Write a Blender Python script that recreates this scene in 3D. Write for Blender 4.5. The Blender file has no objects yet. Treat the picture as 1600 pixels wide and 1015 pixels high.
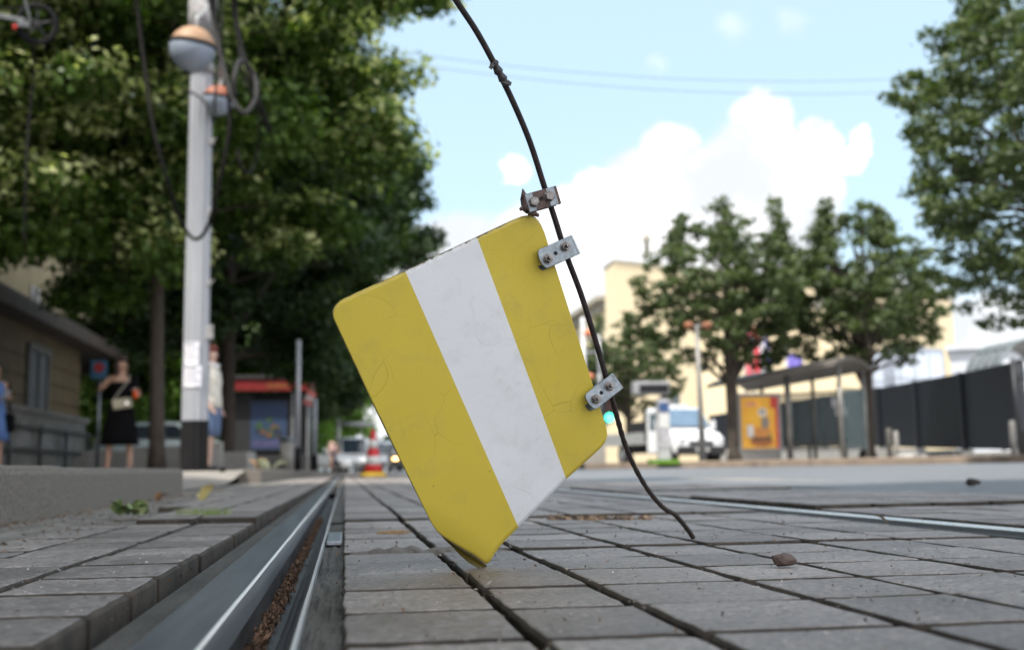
import bpy, bmesh, math, random
import numpy as np
from mathutils import Vector, Matrix, noise as mnoise

# ------------------------------------------------------------------ camera, world, sun, exposure
SC = bpy.context.scene
F = 1767.0
CAM_Z = 0.10
_r = 0.016
_a, _b = (538 - 800) / F, -(735 - 507.5) / F
_x = _a * math.cos(_r) + _b * math.sin(_r)
_y = -_a * math.sin(_r) + _b * math.cos(_r)
PITCH = math.atan(-_y)
PSI = math.atan(-_x * math.cos(PITCH))
FWD = Vector((math.sin(PSI) * math.cos(PITCH), math.cos(PSI) * math.cos(PITCH), math.sin(PITCH)))
_R0 = Vector((math.cos(PSI), -math.sin(PSI), 0))
_U0 = _R0.cross(FWD)
RT = _R0 * math.cos(_r) - _U0 * math.sin(_r)
UP = _U0 * math.cos(_r) + _R0 * math.sin(_r)
CAM = Vector((0, 0, CAM_Z))

cd = bpy.data.cameras.new('camera')
cam = bpy.data.objects.new('camera', cd)
SC.collection.objects.link(cam)
cd.sensor_width = 36
cd.lens = F / 1600 * 36
cd.clip_start = 0.02
cd.clip_end = 3000
m = Matrix((RT, UP, -FWD)).transposed().to_4x4()
m.translation = CAM
cam.matrix_world = m
cd.dof.use_dof = True
cd.dof.focus_distance = 1.13
cd.dof.aperture_fstop = 6.3
SC.camera = cam

SUN_EL, SUN_AZ = math.radians(57), math.radians(-135)      # azimuth clockwise from +Y (the street)
sd = bpy.data.lights.new('sun', 'SUN')
sun = bpy.data.objects.new('sun', sd)
SC.collection.objects.link(sun)
sd.energy = 3.0
sd.angle = math.radians(2)
sd.color = (1.0, 0.95, 0.86)
sdir = Vector((math.sin(SUN_AZ) * math.cos(SUN_EL), math.cos(SUN_AZ) * math.cos(SUN_EL), math.sin(SUN_EL)))
sun.rotation_euler = sdir.to_track_quat('Z', 'Y').to_euler()
SC.view_settings.view_transform = 'Standard'
SC.view_settings.look = 'None'
SC.view_settings.gamma = 1
SC.view_settings.exposure = 1.24

def raydir(px, py):
    return (FWD + RT * ((px - 800) / F) - UP * ((py - 507.5) / F)).normalized()

W = bpy.data.worlds.new('World')
SC.world = W
W.use_nodes = True
nt = W.node_tree
for n in list(nt.nodes): nt.nodes.remove(n)
N, L = nt.nodes.new, nt.links.new
out = N('ShaderNodeOutputWorld'); bg = N('ShaderNodeBackground')
sky = N('ShaderNodeTexSky'); sky.sky_type = 'NISHITA'; sky.sun_disc = False
sky.sun_elevation = SUN_EL; sky.sun_rotation = SUN_AZ
sky.air_density = 1.0; sky.dust_density = 1.0; sky.ozone_density = 1.0
bg.inputs['Strength'].default_value = 0.115
tc = N('ShaderNodeTexCoord')
nz = N('ShaderNodeTexNoise'); nz.inputs['Scale'].default_value = 14.0; nz.inputs['Detail'].default_value = 8; nz.inputs['Roughness'].default_value = 0.6
L(tc.outputs['Generated'], nz.inputs['Vector'])
sub = N('ShaderNodeVectorMath'); sub.operation = 'SUBTRACT'; sub.inputs[1].default_value = (0.5, 0.5, 0.5)
L(nz.outputs['Color'], sub.inputs[0])
scl = N('ShaderNodeVectorMath'); scl.operation = 'SCALE'; scl.inputs['Scale'].default_value = 0.055
L(sub.outputs[0], scl.inputs[0])
add = N('ShaderNodeVectorMath'); add.operation = 'ADD'
L(tc.outputs['Generated'], add.inputs[0]); L(scl.outputs[0], add.inputs[1])
CLOUDS = [(1190, 208, 60), (1160, 262, 76), (1215, 268, 76), (1250, 300, 66), (1278, 235, 32), (1288, 205, 26), (1046, 242, 48), (985, 275, 52), (950, 305, 52),
          (1085, 330, 100), (1195, 360, 118), (1000, 360, 105), (915, 375, 84), (1330, 238, 26), (1348, 208, 24), (850, 425, 112), (720, 440, 112), (640, 405, 62),
          (900, 540, 210), (1150, 540, 200), (1400, 580, 150), (1580, 550, 100), (560, 560, 160), (806, 264, 27), (1030, 90, 20), (1150, 40, 26), (1240, 45, 24)]
prev = None
for (px, py, r) in CLOUDS:
    c = raydir(px, py)
    dn = N('ShaderNodeVectorMath'); dn.operation = 'DISTANCE'; dn.inputs[1].default_value = c
    L(add.outputs[0], dn.inputs[0])
    mr = N('ShaderNodeMapRange'); mr.interpolation_type = 'SMOOTHSTEP'
    mr.inputs['From Min'].default_value = r / F * 1.08; mr.inputs['From Max'].default_value = r / F * 0.82
    mr.inputs['To Max'].default_value = 1.0 if r > 23.5 and py > 150 else 0.28
    if py < 150: mr.inputs['From Max'].default_value = 0; mr.inputs['From Min'].default_value = r / F * 1.3
    L(dn.outputs['Value'], mr.inputs['Value'])
    if prev is None: prev = mr.outputs[0]
    else:
        mx = N('ShaderNodeMath'); mx.operation = 'MAXIMUM'
        L(prev, mx.inputs[0]); L(mr.outputs[0], mx.inputs[1]); prev = mx.outputs[0]
# broken cloud over the rest of the sky, and thin haze towards the horizon
nz2 = N('ShaderNodeTexNoise'); nz2.inputs['Scale'].default_value = 2.2; nz2.inputs['Detail'].default_value = 7
L(tc.outputs['Generated'], nz2.inputs['Vector'])
mr2 = N('ShaderNodeMapRange'); mr2.interpolation_type = 'SMOOTHSTEP'
mr2.inputs['From Min'].default_value = 0.50; mr2.inputs['From Max'].default_value = 0.62; mr2.inputs['To Max'].default_value = 0.8
L(nz2.outputs['Fac'], mr2.inputs['Value'])
dfw = N('ShaderNodeVectorMath'); dfw.operation = 'DISTANCE'; dfw.inputs[1].default_value = raydir(1000, 200)
L(tc.outputs['Generated'], dfw.inputs[0])
mr3 = N('ShaderNodeMapRange'); mr3.inputs['From Min'].default_value = 0.45; mr3.inputs['From Max'].default_value = 0.7
L(dfw.outputs['Value'], mr3.inputs['Value'])
ml = N('ShaderNodeMath'); ml.operation = 'MULTIPLY'; L(mr2.outputs[0], ml.inputs[0]); L(mr3.outputs[0], ml.inputs[1])
mx = N('ShaderNodeMath'); mx.operation = 'MAXIMUM'; L(prev, mx.inputs[0]); L(ml.outputs[0], mx.inputs[1])
mixc = N('ShaderNodeMix'); mixc.data_type = 'RGBA'
L(mx.outputs[0], mixc.inputs['Factor']); L(sky.outputs[0], mixc.inputs['A'])
cs = N('ShaderNodeTexNoise'); cs.inputs['Scale'].default_value = 11; cs.inputs['Detail'].default_value = 5; L(add.outputs[0], cs.inputs['Vector'])
csr = N('ShaderNodeMapRange'); csr.interpolation_type = 'SMOOTHSTEP'; csr.inputs['From Min'].default_value = .42; csr.inputs['From Max'].default_value = .62; L(cs.outputs['Fac'], csr.inputs['Value'])
csm = N('ShaderNodeMix'); csm.data_type = 'RGBA'; csm.inputs['A'].default_value = (3.45, 3.6, 3.8, 1); csm.inputs['B'].default_value = (5.4, 5.4, 5.45, 1)
L(csr.outputs[0], csm.inputs['Factor']); L(csm.outputs['Result'], mixc.inputs['B'])
veil = N('ShaderNodeMix'); veil.data_type = 'RGBA'; veil.inputs['Factor'].default_value = 0.7
L(sky.outputs[0], veil.inputs['A']); veil.inputs['B'].default_value = (2.85, 3.75, 4.3, 1)
L(veil.outputs['Result'], mixc.inputs['A'])
dbk = N('ShaderNodeVectorMath'); dbk.operation = 'DOT_PRODUCT'; dbk.inputs[1].default_value = (0, -1, 0.25)  # sky behind the camera made brighter and whiter to light the plate
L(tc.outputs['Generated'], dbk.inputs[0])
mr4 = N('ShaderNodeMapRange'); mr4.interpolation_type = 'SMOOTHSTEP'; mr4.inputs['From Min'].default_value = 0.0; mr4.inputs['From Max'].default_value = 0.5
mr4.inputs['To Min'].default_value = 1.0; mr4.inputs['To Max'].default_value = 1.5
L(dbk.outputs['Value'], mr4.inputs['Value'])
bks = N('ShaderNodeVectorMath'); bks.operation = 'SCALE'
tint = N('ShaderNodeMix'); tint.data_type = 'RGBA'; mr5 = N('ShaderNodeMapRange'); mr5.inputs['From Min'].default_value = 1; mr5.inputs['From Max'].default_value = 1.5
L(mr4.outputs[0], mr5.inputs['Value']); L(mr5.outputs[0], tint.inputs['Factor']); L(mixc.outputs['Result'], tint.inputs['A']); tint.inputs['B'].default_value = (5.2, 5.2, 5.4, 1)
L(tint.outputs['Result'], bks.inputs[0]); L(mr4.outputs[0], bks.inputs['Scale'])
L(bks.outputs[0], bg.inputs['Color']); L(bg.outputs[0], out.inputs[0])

# ------------------------------------------------------------------ helpers
random.seed(7)
rng = np.random.default_rng(11)
COL = SC.collection
def P(px, py, d): return CAM + FWD * d + RT * ((px - 800) / F * d) - UP * ((py - 507.5) / F * d)
def G(px, py, z=0.0):
    v = FWD + RT * ((px - 800) / F) - UP * ((py - 507.5) / F)
    return CAM + v * ((z - CAM_Z) / v.z)
def PZ(px, d, z):
    """point in column px of the picture plane at depth d, standing at height z"""
    lo, hi = -3000.0, 4000.0
    for _ in range(40):
        mid = (lo + hi) / 2
        if P(px, mid, d).z > z: lo = mid
        else: hi = mid
    return P(px, (lo + hi) / 2, d)

MATS = {}
def mat(name, col, rough=0.7, metal=0.0, var=0.15, scale=6.0, bump=0.0, bscale=60.0, col2=None, emit=None, trans=0.0, spec=0.5, stretch=None, island=0.0):
    if name in MATS: return MATS[name]
    m = bpy.data.materials.new(name); m.use_nodes = True
    t = m.node_tree; b = t.nodes['Principled BSDF']
    b.inputs['Roughness'].default_value = rough; b.inputs['Metallic'].default_value = metal
    b.inputs['Specular IOR Level'].default_value = spec
    tc = t.nodes.new('ShaderNodeTexCoord'); src = tc.outputs['Object']
    if stretch:
        mp = t.nodes.new('ShaderNodeMapping'); mp.inputs['Scale'].default_value = stretch
        t.links.new(src, mp.inputs['Vector']); src = mp.outputs[0]
    n = t.nodes.new('ShaderNodeTexNoise'); n.inputs['Scale'].default_value = scale; n.inputs['Detail'].default_value = 6; n.inputs['Roughness'].default_value = 0.6
    t.links.new(src, n.inputs['Vector'])
    c2 = col2 or tuple(c * (1 - 2 * var) for c in col)
    c1 = col if col2 else tuple(min(1, c * (1 + var)) for c in col)
    mr = t.nodes.new('ShaderNodeMapRange'); mr.inputs['From Min'].default_value = 0.3; mr.inputs['From Max'].default_value = 0.7
    t.links.new(n.outputs['Fac'], mr.inputs['Value'])
    mx = t.nodes.new('ShaderNodeMix'); mx.data_type = 'RGBA'
    mx.inputs['A'].default_value = (*c1, 1); mx.inputs['B'].default_value = (*c2, 1)
    t.links.new(mr.outputs[0], mx.inputs['Factor'])
    res = mx.outputs['Result']
    if island:
        ge = t.nodes.new('ShaderNodeNewGeometry')
        r2 = t.nodes.new('ShaderNodeMapRange'); r2.inputs['To Min'].default_value = 1 - island; r2.inputs['To Max'].default_value = 1 + island
        t.links.new(ge.outputs['Random Per Island'], r2.inputs['Value'])
        vm = t.nodes.new('ShaderNodeVectorMath'); vm.operation = 'SCALE'
        t.links.new(res, vm.inputs[0]); t.links.new(r2.outputs[0], vm.inputs['Scale']); res = vm.outputs[0]
    t.links.new(res, b.inputs['Base Color'])
    if bump:
        n2 = t.nodes.new('ShaderNodeTexNoise'); n2.inputs['Scale'].default_value = bscale; n2.inputs['Detail'].default_value = 8; n2.inputs['Roughness'].default_value = 0.65
        t.links.new(src, n2.inputs['Vector'])
        bp = t.nodes.new('ShaderNodeBump'); bp.inputs['Strength'].default_value = bump; bp.inputs['Distance'].default_value = 0.3 / bscale
        t.links.new(n2.outputs['Fac'], bp.inputs['Height']); t.links.new(bp.outputs[0], b.inputs['Normal'])
    if emit:
        b.inputs['Emission Color'].default_value = (*emit[0], 1); b.inputs['Emission Strength'].default_value = emit[1]
    if trans: b.inputs['Transmission Weight'].default_value = trans
    MATS[name] = m
    return m

def tag(o, label=None, cat=None, group=None, kind=None):
    if label: o['label'] = label
    if cat: o['category'] = cat
    if group: o['group'] = group
    if kind: o['kind'] = kind
    return o
def empty(name, loc, label, cat, group=None):
    o = bpy.data.objects.new(name, None); COL.objects.link(o); o.location = loc; o.empty_display_size = 0.1
    return tag(o, label, cat, group)
def obj(name, bm, mats, parent=None, world=False, smooth=False, bevel=0.0):
    me = bpy.data.meshes.new(name)
    if isinstance(bm, bmesh.types.BMesh):
        bm.normal_update(); bm.to_mesh(me); bm.free()
    else:
        me = bm
    if not isinstance(mats, (list, tuple)): mats = [mats]
    for mm in mats: me.materials.append(mm)
    o = bpy.data.objects.new(name, me); COL.objects.link(o)
    if parent:
        o.parent = parent
        if world:
            p = Vector((0, 0, 0)); q = parent
            while q: p += q.location; q = q.parent
            me.transform(Matrix.Translation(-p))
    if smooth:
        for f in me.polygons: f.use_smooth = True
    if bevel:
        b = o.modifiers.new('bevel', 'BEVEL'); b.width = bevel; b.segments = 2; b.limit_method = 'ANGLE'
    return o
def struct(name, bm, mats, **k):
    return tag(obj(name, bm, mats, **k), kind='structure')
def copy_tree(o, parent=None):
    c = o.copy(); COL.objects.link(c); c.parent = parent
    for ch in list(o.children): copy_tree(ch, c)
    return c
NB = bmesh.new
def box(bm, c, s, rot=None, mi=0):
    r = bmesh.ops.create_cube(bm, size=1)
    M = Matrix.Translation(Vector(c)) @ (rot.to_4x4() if rot else Matrix()) @ Matrix.Diagonal((*s, 1))
    bmesh.ops.transform(bm, matrix=M, verts=r['verts'])
    if mi:
        for v in r['verts']:
            for f in v.link_faces: f.material_index = mi
    return bm
def box2(bm, a, b, mi=0):
    return box(bm, [(a[i] + b[i]) / 2 for i in range(3)], [abs(b[i] - a[i]) for i in range(3)], mi=mi)
def tube(bm, pts, rad, seg=8, cap=True, mi=0):
    pts = [Vector(p) for p in pts]
    if not isinstance(rad, (list, tuple)): rad = [rad] * len(pts)
    rings = []; ref = None
    for i, p in enumerate(pts):
        d = (pts[min(i + 1, len(pts) - 1)] - pts[max(i - 1, 0)]).normalized()
        if ref is None: ref = d.orthogonal().normalized()
        ref = (ref - d * ref.dot(d)).normalized()
        b = d.cross(ref)
        rings.append([bm.verts.new(p + (ref * math.cos(2 * math.pi * k / seg) + b * math.sin(2 * math.pi * k / seg)) * rad[i]) for k in range(seg)])
    for i in range(len(rings) - 1):
        for k in range(seg):
            f = bm.faces.new((rings[i][k], rings[i][(k + 1) % seg], rings[i + 1][(k + 1) % seg], rings[i + 1][k])); f.material_index = mi; f.smooth = True
    if cap:
        f = bm.faces.new(rings[0][::-1]); f.material_index = mi
        f = bm.faces.new(rings[-1]); f.material_index = mi
    return bm
def rings(bm, rs, seg=20, cap=True, mi=0, sq=1.0):
    """rs: list of (centre, rx, ry) horizontal ellipses"""
    R = []
    for c, rx, ry in rs:
        ring = []
        for k in range(seg):
            a = 2 * math.pi * k / seg; ca, sa = math.cos(a), math.sin(a)
            if sq != 1.0: ca = math.copysign(abs(ca) ** sq, ca); sa = math.copysign(abs(sa) ** sq, sa)
            ring.append(bm.verts.new((c[0] + rx * ca, c[1] + ry * sa, c[2])))
        R.append(ring)
    for i in range(len(R) - 1):
        for k in range(seg):
            f = bm.faces.new((R[i][k], R[i][(k + 1) % seg], R[i + 1][(k + 1) % seg], R[i + 1][k])); f.material_index = mi; f.smooth = True
    if cap:
        f = bm.faces.new(R[0][::-1]); f.material_index = mi
        f = bm.faces.new(R[-1]); f.material_index = mi
    return bm
def prism(bm, prof, x0, x1, mi=0, taper=None):
    """profile of (y,z) extruded along x"""
    A = [bm.verts.new((x0, y, z)) for y, z in prof]; B = [bm.verts.new((x1, y, z)) for y, z in prof]
    n = len(prof)
    fs = [bm.faces.new(A[::-1]), bm.faces.new(B)]
    for i in range(n): fs.append(bm.faces.new((A[i], A[(i + 1) % n], B[(i + 1) % n], B[i])))
    for f in fs: f.material_index = mi
    bmesh.ops.recalc_face_normals(bm, faces=fs)
    return bm
def smooth_path(pts, n=6):
    pts = [Vector(p) for p in pts]; out = []
    for i in range(len(pts) - 1):
        p0, p1, p2, p3 = pts[max(i - 1, 0)], pts[i], pts[i + 1], pts[min(i + 2, len(pts) - 1)]
        for k in range(n):
            t = k / n
            out.append(0.5 * ((2 * p1) + (p2 - p0) * t + (2 * p0 - 5 * p1 + 4 * p2 - p3) * t * t + (-p0 + 3 * p1 - 3 * p2 + p3) * t ** 3))
    out.append(pts[-1]); return out
def rotz(a): return Matrix.Rotation(a, 3, 'Z')
def frame_mesh(parts_bm, ex, ey, ez, origin):
    M = Matrix((ex, ey, ez)).transposed().to_4x4(); M.translation = origin
    bmesh.ops.transform(parts_bm, matrix=M, verts=parts_bm.verts)
    return parts_bm

# ------------------------------------------------------------------ ground materials
def paver_mat(name, col):
    m = bpy.data.materials.new(name); m.use_nodes = True; t = m.node_tree; b = t.nodes['Principled BSDF']; NN, LL = t.nodes.new, t.links.new
    tc = NN('ShaderNodeTexCoord'); o = tc.outputs['Object']
    n1 = NN('ShaderNodeTexNoise'); n1.inputs['Scale'].default_value = 7; n1.inputs['Detail'].default_value = 8; LL(o, n1.inputs['Vector'])
    n2 = NN('ShaderNodeTexNoise'); n2.inputs['Scale'].default_value = 150; n2.inputs['Detail'].default_value = 6; n2.inputs['Roughness'].default_value = 0.75; LL(o, n2.inputs['Vector'])
    n3 = NN('ShaderNodeTexNoise'); n3.inputs['Scale'].default_value = 55; n3.inputs['Detail'].default_value = 6; LL(o, n3.inputs['Vector'])
    ge = NN('ShaderNodeNewGeometry')
    mr = NN('ShaderNodeMapRange'); mr.inputs['To Min'].default_value = 0.72; mr.inputs['To Max'].default_value = 1.22; LL(ge.outputs['Random Per Island'], mr.inputs['Value'])
    def rng_(src, a, b_, lo, hi):
        x = NN('ShaderNodeMapRange'); x.inputs['From Min'].default_value = a; x.inputs['From Max'].default_value = b_
        x.inputs['To Min'].default_value = lo; x.inputs['To Max'].default_value = hi; LL(src, x.inputs['Value']); return x.outputs[0]
    def mul(a, b_):
        x = NN('ShaderNodeMath'); x.operation = 'MULTIPLY'; LL(a, x.inputs[0]); LL(b_, x.inputs[1]); return x.outputs[0]
    f = mul(mul(mr.outputs[0], rng_(n1.outputs['Fac'], .3, .7, .72, 1.18)), mul(rng_(n2.outputs['Fac'], .36, .64, .55, 1.5), rng_(n3.outputs['Fac'], .3, .72, .72, 1.25)))
    # pale grit specks and dark tar spots
    vo = NN('ShaderNodeTexVoronoi'); vo.inputs['Scale'].default_value = 110; LL(o, vo.inputs['Vector'])
    sp = rng_(vo.outputs['Distance'], .10, .2, 1, 0)
    sv = NN('ShaderNodeSeparateColor'); LL(vo.outputs['Color'], sv.inputs[0])
    spk = mul(sp, rng_(sv.outputs[0], .91, .93, 0, .8))
    vm = NN('ShaderNodeVectorMath'); vm.operation = 'SCALE'; vm.inputs[0].default_value = col; LL(f, vm.inputs['Scale'])
    mx = NN('ShaderNodeMix'); mx.data_type = 'RGBA'; LL(spk, mx.inputs['Factor']); LL(vm.outputs[0], mx.inputs['A']); mx.inputs['B'].default_value = (.42, .40, .37, 1)
    vo2 = NN('ShaderNodeTexVoronoi'); vo2.inputs['Scale'].default_value = 26; LL(o, vo2.inputs['Vector'])
    sv2 = NN('ShaderNodeSeparateColor'); LL(vo2.outputs['Color'], sv2.inputs[0])
    dk = mul(rng_(vo2.outputs['Distance'], .08, .16, 1, 0), rng_(sv2.outputs[1], .86, .88, 0, .55))
    mx2 = NN('ShaderNodeMix'); mx2.data_type = 'RGBA'; LL(dk, mx2.inputs['Factor']); LL(mx.outputs['Result'], mx2.inputs['A']); mx2.inputs['B'].default_value = (.05, .045, .04, 1)
    LL(mx2.outputs['Result'], b.inputs['Base Color'])
    LL(rng_(n3.outputs['Fac'], .3, .7, .42, .66), b.inputs['Roughness'])
    b.inputs['Specular IOR Level'].default_value = 0.55
    bp = NN('ShaderNodeBump'); bp.inputs['Strength'].default_value = .8; bp.inputs['Distance'].default_value = .0022; LL(n2.outputs['Fac'], bp.inputs['Height'])
    bp2 = NN('ShaderNodeBump'); bp2.inputs['Strength'].default_value = .5; bp2.inputs['Distance'].default_value = .003; LL(n3.outputs['Fac'], bp2.inputs['Height']); LL(bp.outputs[0], bp2.inputs['Normal'])
    LL(bp2.outputs[0], b.inputs['Normal'])
    return m
M_PAV = paver_mat('paver_concrete', (.235, .210, .199))
M_DIRT = mat('joint_dirt', (.075, .062, .048), .95, var=.3, scale=30, bump=.9, bscale=180, col2=(.022, .019, .016))
M_ASPH = mat('asphalt', (.155, .16, .172), .5, var=.28, scale=38, bump=.8, bscale=140)
M_KERB = mat('kerb_concrete', (.21, .19, .165), .85, scale=110, bump=1.0, bscale=170, col2=(.07, .06, .05))
M_SIDE = mat('sidewalk_concrete', (.27, .25, .225), .85, scale=2.2, bump=.5, bscale=60, col2=(.17, .155, .14))
M_GUT = mat('gutter_mortar', (.21, .20, .185), .92, scale=9, bump=1.0, bscale=90, col2=(.11, .10, .085))
M_STEEL = mat('rail_steel', (.40, .43, .47), .40, .85, scale=40, bump=.25, bscale=200, col2=(.24, .265, .29), stretch=(1, .05, 1))
M_HEAD = mat('rail_worn_head', (.215, .235, .26), .42, .8, scale=60, bump=.3, bscale=260, col2=(.13, .145, .16), stretch=(1, .04, 1))
M_SHINE = mat('rail_polished_edge', (.90, .92, .95), .34, .55, var=.1, scale=60, stretch=(1, .05, 1))
M_RDARK = mat('rail_groove_steel', (.16, .165, .175), .45, .7, scale=40, col2=(.035, .036, .04), bump=.4, bscale=120, stretch=(1, .15, 1))
M_BIT = mat('bitumen_filler', (.085, .080, .072), .85, scale=30, col2=(.035, .033, .03), bump=1.0, bscale=70, stretch=(1, .25, 1))

# ------------------------------------------------------------------ ground, road, rails, paving
bm = NB()
def sheet(bm, xs, y0, y1, zs, ny=1, mi=0):
    rows = []
    for j in range(ny + 1):
        y = y0 + (y1 - y0) * j / ny
        rows.append([bm.verts.new((x, y, z)) for x, z in zip(xs, zs)])
    for j in range(ny):
        for i in range(len(xs) - 1):
            f = bm.faces.new((rows[j][i], rows[j][i + 1], rows[j + 1][i + 1], rows[j + 1][i])); f.material_index = mi
    return bm
struct('ground', sheet(NB(), [-900, 900], -60, 1500, [-.12, -.12]), mat('far_ground', (.12, .115, .105), .9, scale=.3))
struct('road', sheet(NB(), [1.66, 3, 6, 10, 60], -6, 400, [.004, .02, .04, .05, .05], 1), M_ASPH)
# bedding under the paving, uneven dirt in the joints
bm = NB(); nx_, ny_ = 60, 240
vs = []
for j in range(ny_ + 1):
    y = .3 + (6.0 - .3) * j / ny_
    row = []
    for i in range(nx_ + 1):
        x = -.9 + 2.7 * i / nx_
        z = -.013 + .006 * mnoise.noise(Vector((x * 18, y * 18, 0))) + .004 * mnoise.noise(Vector((x * 60, y * 60, 3)))
        if -.17 < x < .01: z = -.055
        if .84 < x < .99: z = -.055
        row.append(bm.verts.new((x, y, z)))
    vs.append(row)
for j in range(ny_):
    for i in range(nx_): bm.faces.new((vs[j][i], vs[j][i + 1], vs[j + 1][i + 1], vs[j + 1][i]))
sheet(bm, [-.9, 1.8], 6.0, 320, [-.016, -.016]); sheet(bm, [-.9, 1.8], -4, .3, [-.016, -.016])
struct('track_bed', bm, M_DIRT)

def blocks(bm, x0, x1, y0, y1, z, n=4, jit=.0012, hi=True, r=.0034, drop=.0, depth=.03, tilt=.0045):
    """one weathered paving block: a jittered outline in four rings"""
    cx, cy = (x0 + x1) / 2, (y0 + y1) / 2
    ax, ay = random.uniform(-tilt, tilt), random.uniform(-tilt, tilt)
    base = []
    for (a, b) in (((x0, y0), (x1, y0)), ((x1, y0), (x1, y1)), ((x1, y1), (x0, y1)), ((x0, y1), (x0, y0))):
        for k in range(n):
            t = k / n
            px, py = a[0] + (b[0] - a[0]) * t, a[1] + (b[1] - a[1]) * t
            if k == 0:    # knock the corner off a little
                px += (cx - px) * .02 * random.random(); py += (cy - py) * .02 * random.random()
            base.append((px + random.uniform(-jit, jit), py + random.uniform(-jit, jit)))
    R = []
    e = r * random.uniform(.7, 1.3); big = r > .008
    for (ins, dz) in (((e, 0), (e * .40, -.0022), (0, -.0085), (0, -depth)) if big else ((e, 0), (e * .45, -.0007), (0, -.0038), (0, -depth))):
        ring = []
        for (px, py) in base:
            dx, dy = px - cx, py - cy
            qx = px - math.copysign(min(ins, abs(dx)), dx) * min(1, abs(dx) / (abs(x1 - x0) * .3))
            qy = py - math.copysign(min(ins, abs(dy)), dy) * min(1, abs(dy) / (abs(y1 - y0) * .3))
            zz = z + dz + ax * (qx - cx) + ay * (qy - cy)
            if dz == 0: zz += random.uniform(-.0004, .0004)
            ring.append(bm.verts.new((qx, qy, zz)))
        R.append(ring)
    m_ = len(base)
    c = bm.verts.new((cx, cy, z + .0008))
    for k in range(m_): bm.faces.new((c, R[0][k], R[0][(k + 1) % m_]))
    for i in range(3):
        for k in range(m_):
            f = bm.faces.new((R[i][k], R[i + 1][k], R[i + 1][(k + 1) % m_], R[i][(k + 1) % m_])); f.smooth = i < 2; f.material_index = 0 if (i == 0 or (big and i == 1)) else 1
SEAMS = [.52, 1.41, 2.27, 3.17, 4.05]
while SEAMS[-1] < 60: SEAMS.append(SEAMS[-1] + .89)
def paving(name, cols, z0, zf, seamgap, y_end, seed):
    random.seed(seed); bm = NB()
    segs = [(-.4, .52)] + list(zip(SEAMS[:-1], SEAMS[1:]))
    for si, (ya, yb) in enumerate(segs):
        if ya > y_end: break
        zs = z0 + zf(si)
        rows = 6; p = (yb - ya - seamgap) / rows
        far = ya > 7; rowz = [random.uniform(-.0004, .0004) for _ in range(rows)]
        for ci, (xa, xb) in enumerate(cols):
            if name.endswith('left_of_rails') and si == 3 and ci == 0: continue
            off = random.uniform(-.006, .006)
            cuts = [ya + (.034 if (si == 3 and 'between' in name) else seamgap) + p * k + (off + random.uniform(-.004, .004) if 0 < k < rows else 0) for k in range(rows + 1)]
            for k in range(rows):
                blocks(bm, xa, xb, cuts[k] + .0052, cuts[k + 1] - .0050, zs + random.uniform(-.0006, .0005) + rowz[k], n=5 if not far else 2, jit=.0011 if not far else .0005, r=(.0072 if name.endswith('left_of_rails') and ci == len(cols) - 1 else .0034))
    return struct(name, bm, [M_PAV, M_DIRT])
JW = .0040
edges = [-.001, .113, .212, .347, .456, .595, .722, .862]
cols = [(a + JW if i else a, b - JW) for i, (a, b) in enumerate(zip(edges[:-1], edges[1:]))]
paving('paving_between_rails', cols, 0.0, lambda s: (0, 0, .001, .004, .002, 0, .001)[min(s, 6)] if s < 7 else random.uniform(-.002, .003), .012, 55, 21)
edges = [-.50, -.40, -.285, -.166]
cols = [(a + JW, b - JW) for a, b in zip(edges[:-1], edges[1:])]
paving('paving_left_of_rails', cols, .006, lambda s: (0, 0, -.002, .008, .006, .004, .003)[min(s, 6)], .012, 55, 22)
edges = [.975, 1.11, 1.245, 1.38, 1.515, 1.655]
cols = [(a + JW, b - JW) for a, b in zip(edges[:-1], edges[1:])]
paving('paving_right_of_rails', cols, .004, lambda s: (0, .001, .002, .010, .004, .009, .003)[min(s, 6)], .014, 55, 23)
struct('paving_far', sheet(sheet(NB(), [-.6, -.165], 56, 320, [.004, .004]), [0.0, .86], 56, 320, [.002, .002]), M_PAV)

def rail(name, mir, y0=-.5, y1=260, yn=None):
    # profile (x, z, material): running head at the outside, groove and guard lip at the inside
    prof = [(-.152, -.030), (-.150, -.0045), (-.1235, -.0042), (-.1225, .0005), (-.118, .0030), (-.0816, .0034), (-.0803, .0030), (-.0793, .0018), (-.0765, -.018),
            (-.0755, -.036), (-.072, -.043), (-.055, -.043), (-.047, -.036), (-.0315, -.006), (-.0300, .0002), (-.0272, .0004), (-.0262, -.0035), (-.0262, -.030)]
    mi = [3, 3, 0, 0, 1 if mir else 4, 1, 1, 0, 2, 2, 2, 2, 2, 1, 1, 0, 2]
    bm = NB(); ys = [y0] + [.4 + .05 * k for k in range(40)] + [3, 5, 10, 20, 60, y1]; R = []
    for y in ys:
        w = .0006 * mnoise.noise(Vector((y * 3, 0, 5 if mir else 1))) if y < 3 else 0
        R.append([bm.verts.new(((x + w) if not mir else (.842 - x - w), y, z)) for x, z in prof])
    for j in range(len(ys) - 1):
        for i in range(len(prof) - 1):
            q = (R[j][i], R[j][i + 1], R[j + 1][i + 1], R[j + 1][i])
            f = bm.faces.new(q if not mir else q[::-1]); f.material_index = mi[i]
    bmesh.ops.recalc_face_normals(bm, faces=bm.faces)
    o = obj(name, bm, [M_STEEL, M_SHINE, M_RDARK, M_BIT, M_HEAD])
    return o
RL = tag(rail('tram_rail', False), 'near grooved tram rail with debris in its groove, left of the yellow plate', 'rail', 'grooved tram rails', 'structure')
RR = tag(rail('tram_rail', True), 'far grooved tram rail shining beyond the end of the wire', 'rail', 'grooved tram rails', 'structure')
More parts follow.
